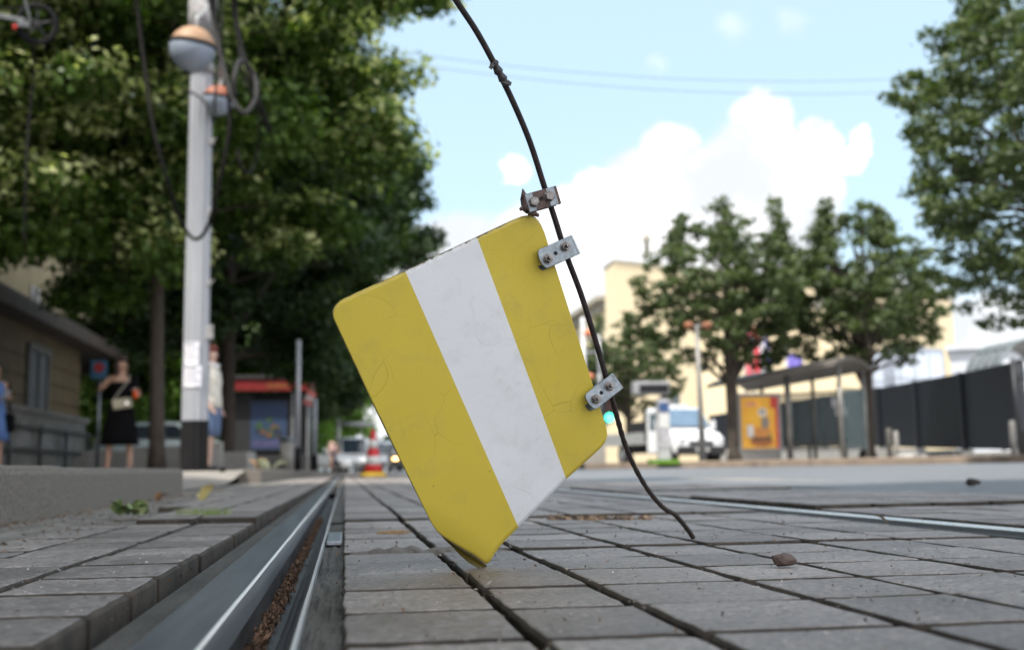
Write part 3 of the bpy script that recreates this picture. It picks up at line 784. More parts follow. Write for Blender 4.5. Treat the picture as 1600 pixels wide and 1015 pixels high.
leafy('fallen_leaf', G(322, 783, .006), 2, .06, .02, mat('fallen_leaf_yellow', (.52, .44, .18), .6, scale=20), 'pale yellow leaf in the gutter beyond the kerb end', 4)
leafy('fallen_leaf', G(245, 785, .006), 2, .05, .02, mat('fallen_leaf_brown', (.25, .14, .07), .7, scale=20), 'small brown leaf in the gutter against the kerb end', 8)
leafy('fallen_leaf', G(1383, 823, .006), 1, .028, .004, mat('fallen_leaf_straw', (.45, .36, .25), .7, scale=20), 'tiny dry straw leaf standing on the far shining rail', 9)
leafy('fallen_leaf', PZ(424, 12.0, .125), 3, .16, .06, mat('paper_pale', (.55, .60, .42), .7, scale=20), 'pale crumpled scrap lying on the kerb before the kiosk', 10, 'litter')
leafy('fallen_leaf', PZ(408, 12.0, .125), 2, .14, .06, mat('fallen_leaf_brown', (.25, .14, .07), .7, scale=20), 'brown dry leaf beside the pale scrap before the kiosk', 12)
bm = NB(); random.seed(13)
for k in range(420):
    x = random.uniform(283, 355); q = G(x, 813 + random.gauss(0, 1.3), .0); q.z = -.002
    h_ = random.uniform(.012, .034); a = random.uniform(0, 6.3)
    vs = [bm.verts.new(q + Vector((-.0012, 0, 0))), bm.verts.new(q + Vector((.0012, 0, 0))), bm.verts.new(q + Vector((math.cos(a) * h_ * .7, math.sin(a) * h_ * .7, h_)))]
    bm.faces.new(vs)
tag(obj('seam_grass', bm, mat('seam_grass', (.12, .22, .045), .6, scale=20, col2=(.30, .33, .12))), 'short grass growing in the paving seam', 'grass', kind='stuff')


# broken mortar ridge over the seam in the first paving columns
bm = NB(); R_ = []
for j in range(60):
    t_ = j / 59; x_ = .006 + .195 * t_; h_ = max(0, .006 + .007 * mnoise.noise(Vector((x_ * 55, 3, 0)))) * min(1, 8 * t_, 8 * (1 - t_))
    w_ = .012 + .006 * mnoise.noise(Vector((x_ * 40, 9, 0)))
    R_.append([bm.verts.new((x_, 1.417 + w_ * math.cos(a) + .004 * mnoise.noise(Vector((x_ * 90, a, 2))), -.005 + (h_ + .004) * max(0, math.sin(a)) + .0012 * mnoise.noise(Vector((x_ * 200, a * 3, 2))))) for a in [math.pi * k / 8 for k in range(9)]])
for j in range(59):
    for i in range(8): bm.faces.new((R_[j][i], R_[j + 1][i], R_[j + 1][i + 1], R_[j][i + 1]))
struct('seam_mortar', bm, M_GUT)

# sand and grit lying on the stones
random.seed(77); gp_ = []
for _ in range(5200):
    y_ = .55 + 2.2 * random.random() ** 1.6; x_ = random.choice((random.uniform(0, .86), random.uniform(0, .86), random.uniform(-.5, -.17)))
    if mnoise.noise(Vector((x_ * 9, y_ * 9, 5))) > random.uniform(-.5, .35): gp_.append((x_, y_, .0016 if x_ > 0 else .0075))
chips('grit', gp_, .0018, mat('pale_grit', (.50, .47, .42), .8, scale=90, col2=(.16, .14, .12), island=.5), 'pale sand and grit scattered over the pavers', 'grit', .001)
# ------------------------------------------------------------------ trees
def leaf_mat(name, c1, c2, pale=None, paleamt=0.0, transl=.35):
    m = bpy.data.materials.new(name); m.use_nodes = True; t = m.node_tree; NN, LL = t.nodes.new, t.links.new
    b = t.nodes['Principled BSDF']; b.inputs['Roughness'].default_value = .5; b.inputs['Specular IOR Level'].default_value = .35
    ge = NN('ShaderNodeNewGeometry'); tc = NN('ShaderNodeTexCoord')
    n = NN('ShaderNodeTexNoise'); n.inputs['Scale'].default_value = .9; n.inputs['Detail'].default_value = 3; LL(tc.outputs['Object'], n.inputs['Vector'])
    ad = NN('ShaderNodeMath'); ad.operation = 'MULTIPLY_ADD'; ad.inputs[1].default_value = .5; LL(ge.outputs['Random Per Island'], ad.inputs[0]); LL(n.outputs['Fac'], ad.inputs[2])
    mr = NN('ShaderNodeMapRange'); mr.inputs['From Min'].default_value = .45; mr.inputs['From Max'].default_value = 1.05; LL(ad.outputs[0], mr.inputs['Value'])
    mx = NN('ShaderNodeMix'); mx.data_type = 'RGBA'; mx.inputs['A'].default_value = (*c1, 1); mx.inputs['B'].default_value = (*c2, 1); LL(mr.outputs[0], mx.inputs['Factor'])
    res = mx.outputs['Result']
    LL(res, b.inputs['Base Color'])
    tr = NN('ShaderNodeBsdfTranslucent'); vm = NN('ShaderNodeVectorMath'); vm.operation = 'MULTIPLY'; vm.inputs[1].default_value = (1.3, 1.5, .6); LL(res, vm.inputs[0]); LL(vm.outputs[0], tr.inputs['Color'])
    ms = NN('ShaderNodeMixShader'); ms.inputs[0].default_value = transl
    LL(b.outputs[0], ms.inputs[1]); LL(tr.outputs[0], ms.inputs[2]); LL(ms.outputs[0], t.nodes['Material Output'].inputs['Surface'])
    return m
M_LIME = leaf_mat('lime_leaves', (.026, .056, .009), (.085, .145, .024))
M_BRACT = leaf_mat('lime_bracts', (.42, .47, .20), (.68, .69, .40), transl=.45)
M_DKLEAF = leaf_mat('dark_leaves', (.020, .042, .012), (.045, .080, .020), transl=.25)
M_RLEAF = leaf_mat('street_tree_leaves', (.044, .068, .028), (.110, .142, .060))
M_BARK = mat('tree_bark', (.075, .06, .048), .95, scale=12, bump=1.0, bscale=25, col2=(.03, .025, .02), stretch=(1, 1, .25))

def crown_mesh(name, clumps, n_leaf, ls, mats, seed, flat=.55, pale=0.0, dens_pow=1.0):
    """clumps: list of (centre, radius). Small creased leaves spread through each clump."""
    g = np.random.default_rng(seed)
    cs = np.array([c for c, r in clumps], float); rs = np.array([r for c, r in clumps], float)
    w = rs ** 2; w /= w.sum()
    ci = g.choice(len(rs), n_leaf, p=w)
    d = g.normal(size=(n_leaf, 3)); d /= np.linalg.norm(d, axis=1)[:, None]
    rad = g.random(n_leaf) ** .45
    # leaves gather on a few sub-sprays in each clump
    ns = 9
    spray = g.normal(size=(len(rs), ns, 3)); spray /= np.linalg.norm(spray, axis=2)[:, :, None]
    sp = spray[ci, g.integers(0, ns, n_leaf)]
    off = (d * rad[:, None] * .55 + sp * .62 * g.random(n_leaf)[:, None] ** .5)
    off[:, 2] *= flat
    pos = cs[ci] + off * rs[ci][:, None]
    # leaf frames: faces look up and outwards, tips droop
    nrm = off * .9 + g.normal(size=(n_leaf, 3)) * .55 + np.array([0, 0, .75]); nrm /= np.linalg.norm(nrm, axis=1)[:, None]
    t1 = np.cross(nrm, g.normal(size=(n_leaf, 3))); t1 /= np.linalg.norm(t1, axis=1)[:, None]
    t2 = np.cross(nrm, t1)
    s = ls * (.6 + .8 * g.random(n_leaf))[:, None]
    v = np.stack([pos - t1 * s * .5, pos + t2 * s * .36 + nrm * s * .08, pos + t1 * s * .55 - nrm * s * .08, pos - t2 * s * .36 + nrm * s * .08], 1)
    mi = np.zeros(n_leaf, np.int32)
    if pale:
        cp = g.random(len(rs)) < .75
        top = (sp[:, 2] > -.1)
        mi[(g.random(n_leaf) < pale) & cp[ci] & (rad > .55) & top] = 1
    me = bpy.data.meshes.new(name)
    me.vertices.add(n_leaf * 4); me.vertices.foreach_set('co', v.reshape(-1).astype(np.float32))
    me.loops.add(n_leaf * 4); me.loops.foreach_set('vertex_index', np.arange(n_leaf * 4, dtype=np.int32))
    me.polygons.add(n_leaf); me.polygons.foreach_set('loop_start', np.arange(0, n_leaf * 4, 4, dtype=np.int32)); me.polygons.foreach_set('loop_total', np.full(n_leaf, 4, np.int32))
    me.polygons.foreach_set('material_index', mi)
    me.update(calc_edges=True)
    return me
def make_clumps(R_, H, zc, n, seed, cr, shape='egg', peaks=0, bottom=.75):
    g = random.Random(seed); out = []
    tops = [(g.uniform(-.5, .5) * R_, g.uniform(-.5, .5) * R_, g.uniform(.80, 1.04) * H) for _ in range(peaks)]
    for i in range(n):
        while True:
            x, y, z = g.uniform(-1, 1), g.uniform(-1, 1), g.uniform(-1, 1)
            rr = math.hypot(x, y)
            lim = (1 - max(0, z) ** 1.4 * .95) if z > 0 else (1 - (abs(z) / 1) ** 2.2 * bottom)
            a = math.atan2(y, x); lim *= 1 + .16 * math.sin(3 * a + seed) + .10 * math.sin(5 * a + 2 * seed + z * 3)
            q = rr / max(.05, lim)
            if q < 1 and (q > .55 or g.random() < .25): break
        out.append(((x * R_, y * R_, zc + z * H), cr * g.uniform(.65, 1.25)))
    for (tx, ty, tz) in tops:
        for k in range(11):
            t = k / 10; out.append(((tx * (1 - .2 * t) + g.uniform(-.08, .08), ty * (1 - .2 * t), zc + H * .35 + (tz - H * .35) * t), cr * (1.5 - .55 * t)))
    return out
def trunk_bm(h, r, clumps, seed, lean=(0, 0), n_limb=14, fork=.5):
    g = random.Random(seed); bm = NB()
    pts = [Vector((lean[0] * t + .05 * math.sin(t * 5 + seed), lean[1] * t + .04 * math.cos(t * 4 + seed), h * t)) for t in [0, .04, .12, .3, .5, .7, .85, 1]]
    rad = [r * k for k in (1.45, 1.12, 1, .92, .82, .62, .42, .2)]
    tube(bm, pts, rad, 12)
    cl = sorted(clumps, key=lambda c: g.random())[:n_limb]
    for c, cr in cl:
        c = Vector(c); t0 = min(.93, fork + (.95 - fork) * g.random()); z0 = h * t0
        if z0 > c.z: t0 = max(fork * .9, (c.z - .4) / h); z0 = h * t0
        a = Vector((lean[0] * t0, lean[1] * t0, z0)); mid_ = a.lerp(c, .5) + Vector((0, 0, .12 * (c - a).length * g.uniform(.2, 1.2)))
        q = smooth_path([a, mid_, c], 4); r0 = r * .42 * (1 - .5 * t0)
        tube(bm, q, [r0 * (1 - .86 * i / (len(q) - 1)) for i in range(len(q))], 7)
        for k in range(2):
            e = c + Vector((g.uniform(-1, 1), g.uniform(-1, 1), g.uniform(-.2, .9))) * cr * .9
            tube(bm, [q[5], q[5].lerp(e, .5) + Vector((0, 0, .1)), e], [r0 * .4, r0 * .25, r0 * .08], 5)
    return bm
def tree_proto(name, seed, h, r, R_, H, zc, n, cr, leaves, ls, mats, lab, cat, group, lean=(0, 0), pale=0, peaks=0, n_limb=16, fork=.45, flat=.55, bottom=.75):
    cl = make_clumps(R_, H, zc, n, seed, cr, peaks=peaks, bottom=bottom)
    t = empty(name, (0, 0, 0), lab, cat, group)
    obj('trunk', trunk_bm(h, r, cl, seed, lean, n_limb, fork), M_BARK, t)
    me = crown_mesh('crown', cl, leaves, ls, mats, seed, flat, pale)
    obj('crown', me, mats, t)
    return t
def place(o, loc, rz=0, s=1.0, label=None, copy=True, sz=None, group=None):
    c = copy_tree(o) if copy else o
    c.location = loc; c.rotation_euler = (0, 0, rz); c.scale = (s, s, sz or s)
    if label: c['label'] = label
    if group: c['group'] = group
    return c
ZS = .118
LG = 'lime trees along the left pavement'
lime = tree_proto('lime_tree', 3, 9.5, .105, 3.6, 4.7, 7.3, 125, 1.0, 125000, .12, [M_LIME, M_BRACT], '', 'tree', LG, pale=.75, n_limb=18, fork=.30, bottom=.72)
lime2 = tree_proto('lime_tree', 8, 10.0, .16, 3.9, 5.3, 7.4, 130, 1.0, 100000, .15, [M_DKLEAF, M_BRACT], '', 'tree', LG, pale=.0, n_limb=18, fork=.28, bottom=.45)
place(lime, PZ(243, 16.6, ZS), .5, 1.0, 'flowering lime tree whose slim dark trunk stands just left of the white pole', copy=False)
place(lime, PZ(-40, 16.0, ZS) + Vector((0, 0, .5)), 2.4, 1.0, 'flowering lime tree overhanging the low yellow building at the left edge', copy=True)
place(lime2, PZ(352, 21.5, ZS), 1.1, .85, 'dark lime tree whose thick trunk stands just right of the white pole', copy=False)
place(lime, PZ(405, 34, ZS), 3.3, 1.15, 'lime tree rising directly behind the red-banded kiosk', copy=True)
place(lime2, PZ(428, 36, ZS), 4.6, 1.22, 'tall dark lime tree beyond the kiosk, forming the right edge of the canopy', copy=True)
place(lime2, PZ(438, 46, ZS), .2, 1.0, 'far lime tree right of the kiosk posts', copy=True)
place(lime2, PZ(462, 60, ZS), 2.2, 1.0, 'distant lime tree above the far pedestrian', copy=True)
place(lime2, PZ(478, 80, ZS), 3.0, 1.05, 'distant lime tree directly above the white cars', copy=True)
place(lime2, PZ(508, 110, ZS), 1.0, 1.0, 'farthest lime tree at the end of the left row', copy=True)
place(lime2, PZ(300, 36, ZS), 4.0, 1.1, 'dark tree behind the white pole, beyond the garden gap', copy=True)
place(lime, Vector((-3.9, -2.6, ZS)), 1.0, 1.0, 'unseen lime tree standing on the left pavement just behind the viewer, shading the track', copy=True)  # row continued out of view, added to shade the plate and track
place(lime, Vector((-5.2, 2.6, ZS)), 2.9, .95, 'unseen lime tree on the left pavement beside the viewer, just outside the frame', copy=True)
place(lime, Vector((-4.6, -9.0, ZS)), 5.0, 1.0, 'second unseen lime tree behind the viewer on the left pavement', copy=True)
# low bright shrubs seen between the trunks
sh = empty('shrub', PZ(285, 34, ZS), 'light green shrub seen between the tree trunk and the white pole', 'shrub')
cl = [((random.uniform(-2.2, 2.2), random.uniform(-1, 1), random.uniform(.6, 3.6)), .8) for _ in range(26)]
obj('foliage', crown_mesh('foliage', cl, 16000, .16, None, 4, .9), [leaf_mat('bright_leaves', (.10, .19, .035), (.17, .28, .06), transl=.45)], sh)
obj('stem', tube(NB(), [(0, 0, 0), (.1, 0, 1.2), (0, .1, 2.4)], [.08, .06, .02], 6), M_BARK, sh)
s2 = copy_tree(sh); s2.location = PZ(430, 60, ZS); s2['label'] = 'light green shrub far behind the kiosk, left of its posts'; s2.scale = (1.3, 1.3, 1.3)
s3 = copy_tree(sh); s3.location = PZ(520, 75, ZS); s3['label'] = 'light green bush behind the far pedestrian and the white cars'; s3.scale = (1.2, 1.2, 1.6)
for k, (px, d, sx) in enumerate(((200, 44, 1.8), (330, 48, 2.0), (395, 50, 1.8), (455, 70, 2.0), (60, 46, 1.8))):
    s4 = copy_tree(sh); s4.location = PZ(px, d, ZS); s4.rotation_euler = (0, 0, k * 1.3); s4.scale = (sx, 1.4, 1.5); s4['group'] = 'bushes behind the left pavement'
    s4['label'] = ('light bush seen behind the slim trunk left of the pole', 'light bush seen between the pole and the thick trunk', 'light bush seen just left of the kiosk', 'light bush seen between the kiosk posts', 'bush behind the low ochre house')[k]
# right-hand trees
RG = 'street trees along the right pavement'
rt = tree_proto('street_tree', 15, 5.2, .165, 2.25, 2.1, 4.35, 430, .29, 25000, .11, [M_RLEAF, M_RLEAF], '', 'tree', RG, peaks=3, n_limb=60, fork=.30, flat=.62, bottom=.55)
ZR = .19
place(rt, PZ(1147, 30, ZR), .7, 1.1, 'open-branched street tree growing between the lamp post and the bus shelter', copy=False)
place(rt, PZ(1358, 31, ZR), 2.6, 1.12, 'dense street tree growing in front of the dark fence right of the shelter', copy=True)
place(rt, PZ(985, 50, ZR), 4.1, 1.02, 'street tree behind the wire, left of the grey display board', copy=True)
place(rt, PZ(925, 66, ZR), 5.2, .95, 'farther street tree behind the traffic signals', copy=True)
rt2 = tree_proto('street_tree', 29, 8.0, .2, 3.3, 3.7, 5.9, 800, .32, 56000, .098, [M_RLEAF, M_RLEAF], '', 'tree', RG, peaks=4, n_limb=80, fork=.28, flat=.62, bottom=.5)
place(rt2, PZ(1720, 17.5, ZR), .3, .95, 'large tree leaning into the picture at its right edge', copy=False)
for k, (px, d, lab) in enumerate(((612, 150, 'distant tree at the end of the street hidden partly by the plate'), (585, 190, 'small faraway tree at the end of the street behind the cone'), (760, 120, 'distant roadside tree behind the lower right of the plate'), (860, 95, 'far tree between the plate and the traffic signals'))):
    place(lime2, PZ(px, d, .1), k * 1.7, (.42, .5, 1.0, 1.0)[k], lab, copy=True, group='trees at the end of the street')

# ------------------------------------------------------------------ left side buildings
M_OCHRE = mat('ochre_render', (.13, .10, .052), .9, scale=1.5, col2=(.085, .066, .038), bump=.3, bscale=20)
M_STONE = mat('grey_stone', (.24, .235, .22), .9, scale=3, col2=(.13, .128, .118), bump=.6, bscale=20)
M_SHUT = mat('grey_shutter', (.11, .12, .13), .6, scale=4)
M_ROOF = mat('roof_dark', (.10, .085, .075), .85, scale=3, col2=(.06, .05, .045))
XB = -6.9
hb = empty('low_house', (XB - 2, 20, ZS), 'low ochre house with grey shutters and a deep eave behind the bus passengers', 'house')
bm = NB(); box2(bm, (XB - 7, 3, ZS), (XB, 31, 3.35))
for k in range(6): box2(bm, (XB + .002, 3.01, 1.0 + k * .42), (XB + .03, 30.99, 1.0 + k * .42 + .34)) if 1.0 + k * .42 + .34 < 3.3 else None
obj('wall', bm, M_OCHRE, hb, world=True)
bm = NB(); box2(bm, (XB - 7.5, 2, 3.352), (XB + .55, 39, 3.62)); box2(bm, (XB - 7, 2.1, 3.622), (XB + .3, 38.6, 3.85)); obj('eave', bm, M_ROOF, hb, world=True, bevel=.03)
bm = NB(); prism(bm, [(XB + .1, 3.852), (XB - 3.5, 5.2), (XB - 7.4, 3.852)], 2.2, 38.4); bmesh.ops.transform(bm, matrix=Matrix(((0, 1, 0, 0), (1, 0, 0, 0), (0, 0, 1, 0), (0, 0, 0, 1))), verts=bm.verts); bmesh.ops.recalc_face_normals(bm, faces=bm.faces); obj('roof', bm, M_ROOF, hb, world=True)
bm = NB(); box2(bm, (XB + .001, 3, ZS), (XB + .12, 31, .95)); obj('plinth', bm, M_STONE, hb, world=True)
for yc in (9, 13, 17, 21.3, 26.7):
    w = obj('window', box2(NB(), (XB + .032, yc - .75, 1.45), (XB + .06, yc + .75, 2.85)), M_SHUT, hb, world=True)
    bm = NB()
    for (a_, b_) in ((yc - .9, yc - .75), (yc + .75, yc + .9), (yc - .06, yc + .06)): box2(bm, (XB + .034, a_, 1.35), (XB + .11, b_, 2.97))
    box2(bm, (XB + .034, yc - .9, 2.852), (XB + .12, yc + .9, 3.0)); box2(bm, (XB + .034, yc - .95, 1.30), (XB + .16, yc + .95, 1.448))
    obj('frame', bm, mat('grey_surround', (.13, .128, .12), .8), w, world=True)
# tall cream house behind
th = empty('tall_house', (-14, 30, ZS), 'tall cream plastered house rising behind the low ochre house', 'house')
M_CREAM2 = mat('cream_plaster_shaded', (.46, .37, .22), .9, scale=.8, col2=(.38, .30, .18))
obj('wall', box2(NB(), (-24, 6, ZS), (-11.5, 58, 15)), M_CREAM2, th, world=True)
obj('roof', box2(NB(), (-24.4, 5.6, 15.002), (-11, 58.4, 15.5)), M_ROOF, th, world=True)
for z0 in (5.2, 8.6, 11.8):
    for yc in (14, 20, 26, 32, 38, 44, 50):
        w = obj('window', box2(NB(), (-11.498, yc - .6, z0), (-11.44, yc + .6, z0 + 1.9)), mat('window_dark', (.05, .055, .06), .2), th, world=True)
        bm = NB(); box2(bm, (-11.438, yc - .04, z0), (-11.40, yc + .04, z0 + 1.9)); box2(bm, (-11.438, yc - .7, z0 - .12), (-11.30, yc + .7, z0 - .003)); obj('frame', bm, M_STONE, w, world=True)
# low concrete wall with arched recesses and a rail
gw = empty('garden_wall', (-5.6, 17, ZS), 'low grey concrete wall with arched panels and a pipe rail below the ochre house', 'wall')
bm = NB(); box2(bm, (-5.9, 6, ZS), (-5.62, 26, 1.22)); box2(bm, (-5.95, 5.9, 1.222), (-5.56, 26.1, 1.32)); obj('wall_body', bm, M_STONE, gw, world=True)
bm = NB()
for k in range(12):
    yc = 7.2 + k * 1.55
    for j in range(12):
        a0, a1 = math.pi * j / 12, math.pi * (j + 1) / 12
        vs = [bm.verts.new((-5.612, yc + .45 * math.cos(a), z)) for a, z in ((a0, .62), (a1, .62), (a1, .75 + .32 * math.sin(a1)), (a0, .75 + .32 * math.sin(a0)))]
        try: bm.faces.new(vs)
        except ValueError: pass
obj('arched_panels', bm, mat('pale_panel', (.30, .30, .30), .85, scale=5, col2=(.16, .16, .16)), gw, world=True)
bm = NB()
for z in (.55, .95): tube(bm, [(-5.5, 6, z), (-5.5, 26, z)], .03, 8)
for k in range(11): tube(bm, [(-5.5, 6.2 + 1.95 * k, ZS), (-5.5, 6.2 + 1.95 * k, 1.0)], .035, 8)
obj('pipe_rail', bm, mat('rail_dark_paint', (.04, .042, .045), .5), gw, world=True)

# no-stopping style board on a post: blue with a red disc
ns = empty('blue_sign', PZ(155, 19, ZS), 'small blue rectangular sign with a red disc beside the woman in black', 'sign')
q = P(155, 577, 19); zz = q.z
obj('post', tube(NB(), [Vector((q.x, q.y + .05, ZS)), Vector((q.x, q.y + .05, zz + .15))], .03, 8), M_ZINC, ns, world=True)
obj('board', box(NB(), (q.x, q.y, zz), (.26, .02, .30)), mat('sign_blue', (.03, .14, .26), .4), ns, world=True)
b = NB(); tube(b, [(q.x, q.y - .011, zz + .03), (q.x, q.y - .022, zz + .03)], .085, 20); obj('disc', b, mat('sign_red', (.35, .015, .02), .4), ns, world=True)

# ------------------------------------------------------------------ the pole, its lamps and the cables
M_POLE = mat('pole_white_paint', (.33, .345, .37), .3, scale=2, col2=(.24, .25, .28), bump=.15, bscale=40, stretch=(1, 1, .3))
M_BLACKP = mat('pole_black_band', (.010, .010, .011), .8, spec=.2)
pb = PZ(303, 13, .100); PO = empty('street_pole', pb, 'thick white fluted pole with a black foot and taped-on paper notices', 'pole')
def fluted(bm, z0, z1, r0, r1, n=14, mi=0):
    R = []
    for z, r in ((z0, r0), (z1, r1)):
        R.append([bm.verts.new((r * (1 + (.06 if k % 2 else -.05)) * math.cos(math.pi * 2 * k / (2 * n)), r * (1 + (.06 if k % 2 else -.05)) * math.sin(math.pi * 2 * k / (2 * n)), z)) for k in range(2 * n)])
    for k in range(2 * n):
        bm.faces.new((R[0][k], R[0][(k + 1) % (2 * n)], R[1][(k + 1) % (2 * n)], R[1][k]))
    bm.faces.new(R[1]); bm.faces.new(R[0][::-1])
    return bm
obj('shaft', fluted(NB(), .60, 7.5, .142, .112), M_POLE, PO)
obj('black_foot', fluted(NB(), 0, .60, .150, .148), M_BLACKP, PO)
bm = NB(); tube(bm, [(0, 0, 5.15), (0, 0, 5.75)], .17, 16); tube(bm, [(0, 0, 4.75), (0, 0, 4.86)], .150, 16); obj('collar', bm, mat('collar_dark', (.09, .08, .08), .6, scale=12, col2=(.35, .35, .36)), PO)
for z, s_ in ((3.05, .9), (3.9, .7), (2.2, .6), (1.62, 1.6)):
    bm = NB(); box(bm, (.14, -.06, z), (.07 * s_, .06, .10 * s_)); tube(bm, [(.15, -.08, z), (.20, -.10, z + .05 * s_)], .010, 6); obj('bracket', bm, mat('bracket_grey', (.28, .28, .28), .5, .4), PO, bevel=.01)
M_PAPER = mat('paper_notice', (.80, .80, .84), .8, scale=14, col2=(.70, .70, .76))
M_INK = mat('faded_ink', (.12, .12, .17), .8)
for k, (z0, z1, a0, a1) in enumerate(((1.235, 1.50, -2.45, -1.25), (.985, 1.225, -2.5, -1.05))):
    bm = NB(); n_ = 10; A = []
    for j in range(n_ + 1):
        a = a0 + (a1 - a0) * j / n_; rr = .1535 + .002 * k
        A.append((bm.verts.new((rr * math.cos(a), rr * math.sin(a), z0 + .004 * math.sin(j))), bm.verts.new((rr * math.cos(a), rr * math.sin(a), z1 + .005 * math.cos(j * 2)))))
    for j in range(n_): bm.faces.new((A[j][0], A[j + 1][0], A[j + 1][1], A[j][1]))
    pn = obj('notice', bm, M_PAPER, PO)
    bm = NB()
    for li in range(6):
        z = z1 - .03 - li * .034
        A = []
        e = a0 + (a1 - a0) * (.9 if li % 3 else .75)
        for j in range(8):
            a = a0 + .12 + (e - a0 - .12) * j / 7; rr = .157 + .002 * k
            A.append((bm.verts.new((rr * math.cos(a), rr * math.sin(a), z)), bm.verts.new((rr * math.cos(a), rr * math.sin(a), z + (.016 if li == 0 else .008)))))
        for j in range(7): bm.faces.new((A[j][0], A[j + 1][0], A[j + 1][1], A[j][1]))
    obj('print', bm, M_INK, pn)
# ball lamps: dark cap ring, orange top, grey-white bowl
M_BOWL = mat('lamp_bowl_grey', (.27, .31, .38), .35, scale=3, col2=(.20, .24, .30)); M_CAP = mat('lamp_cap_orange', (.36, .22, .125), .6, scale=5, col2=(.27, .165, .10)); M_CAPR = mat('lamp_cap_red', (.30, .10, .055), .6)
def ball_lamp(px, py, d, r, cap, lab, arm_to):
    c = P(px, py, d); t = empty('ball_lamp', c, lab, 'lamp', 'ball lamps on the white pole')
    def part(a0, a1, rr, name, m):
        bm = NB(); rings(bm, [((0, 0, rr * math.sin(a0 + (a1 - a0) * k / 10)), max(.002, rr * math.cos(a0 + (a1 - a0) * k / 10)), max(.002, rr * math.cos(a0 + (a1 - a0) * k / 10))) for k in range(11)], 28)
        return obj(name, bm, m, t)
    part(-math.pi / 2, .18, r, 'bowl', M_BOWL); part(.20, math.pi / 2, r * 1.0, 'cap', cap)
    bm = NB(); rings(bm, [((0, 0, r * .12), r * 1.03, r * 1.03), ((0, 0, r * .26), r * 1.02, r * 1.02)], 28); obj('rim', bm, M_BLACKP, t)
    bm = NB(); e = Vector(arm_to) - c
    tube(bm, smooth_path([(0, 0, r * .95), (0, 0, r * 1.45), (e.x * .25, e.y * .25, r * 1.65), (e.x, e.y, e.z)], 5), .018, 8); obj('hook', bm, mat('hook_grey', (.45, .45, .46), .5, .5), t)
    t.rotation_euler = (math.radians(6), math.radians(8), 0)
ball_lamp(301, 77, 12.2, .245, M_CAP, 'ball lamp with pale orange cap hanging in front of the white pole', P(313, 20, 12.9))
ball_lamp(341, 157, 13.3, .178, M_CAPR, 'smaller ball lamp with red cap half hidden behind the white pole', P(338, 100, 13.1))
M_CABLE = mat('hanging_cable', (.009, .008, .008), .8, scale=20, spec=.15); M_CABG = mat('hanging_cable_grey', (.04, .038, .038), .7, scale=20, col2=(.018, .018, .018), spec=.2)
def cable(pts, d, r, m, lab):
    q = smooth_path([P(x, y, d + .25 * math.sin(i * 1.3)) for i, (x, y) in enumerate(pts)], 8)
    o = obj('cable', tube(NB(), [p - q[0] for p in q], r, 8), m); o.location = q[0]
    return tag(o, lab, 'cable', 'torn cables hanging by the pole')
cable([(205, -60), (213, 0), (224, 90), (238, 190), (258, 270), (280, 340), (303, 373), (324, 355), (341, 290), (358, 200), (354, 120), (340, 60), (332, -40)], 12.4, .021, M_CABLE, 'longest torn cable, hanging in a deep loop across the white pole')
cable([(322, -50), (332, 20), (345, 90), (362, 150), (382, 177), (400, 150), (396, 115), (376, 95), (366, 120), (366, 150)], 12.1, .027, M_CABG, 'thick grey cable with a tight loop right of the ball lamp')
cable([(360, -60), (364, 10), (372, 60), (378, 110), (394, 150), (404, 190), (402, 235), (392, 268), (378, 262), (370, 235)], 12.3, .015, M_CABLE, 'thin dark cable ending in a small hook right of the red-capped lamp')
cable([(366, -60), (368, 20), (378, 80), (392, 120), (408, 170), (420, 205)], 12.8, .03, M_CABLE, 'short stiff cable end slanting down beside the grey loop')
cable([(352, -60), (346, 30), (342, 100), (336, 150), (334, 190), (320, 160), (300, 145), (293, 148)], 12.7, .014, M_CABG, 'pale thin cable running behind the ball lamp onto the pole')
cable([(52, 65), (52, 120), (45, 190), (40, 280), (38, 380)], 10.2, .010, M_CABLE, 'thin line dangling below the tension wheel at the left')
# tension wheel at the upper left
wc = P(58, 38, 10); TW = empty('tension_wheel', wc, 'dark grooved wheel with metal bracket hanging at the upper left corner', 'wheel')
ang = .35
def toW(bm):
    M = Matrix.Rotation(math.radians(8), 4, 'Z') @ Matrix.Rotation(ang * .3, 4, 'X'); bmesh.ops.transform(bm, matrix=M, verts=bm.verts); return bm
bm = NB(); tube(bm, [(.155 * math.cos(a), 0, .165 * math.sin(a)) for a in [2 * math.pi * k / 32 for k in range(33)]], .026, 8, cap=False); obj('rim', toW(bm), M_BLACKP, TW)
bm = NB()
for k in range(5):
    a = k * 1.257 + .3; tube(bm, [(0, 0, 0), (.15 * math.cos(a), 0, .155 * math.sin(a))], .010, 6)
tube(bm, [(0, -.05, 0), (0, .05, 0)], .035, 12); obj('spokes', toW(bm), mat('wheel_dark', (.05, .05, .055), .5, .5), TW)
bm = NB(); box(bm, (-.22, -.05, .02), (.24, .02, .04), Matrix.Rotation(.12, 3, 'Y')); box(bm, (-.10, -.06, -.03), (.10, .03, .05)); tube(bm, [(-.05, -.03, 0), (-.14, -.02, .35), (-.2, 0, .8)], .012, 6); obj('bracket', toW(bm), mat('bracket_bright', (.20, .21, .22), .5, .7), TW, bevel=.006)
bm = NB(); box(bm, (-.17, -.07, -.06), (.035, .03, .04)); obj('insulator', toW(bm), mat('red_plastic', (.5, .03, .02), .4), TW, bevel=.006)
tag(obj('hanger_wire', tube(NB(), [P(-60, 10, 10.1), P(20, 14, 10), P(70, 0, 10), P(130, -30, 9.9)], .009, 6), M_CABLE), 'taut wire carrying the tension wheel across the upper left corner', 'wire')

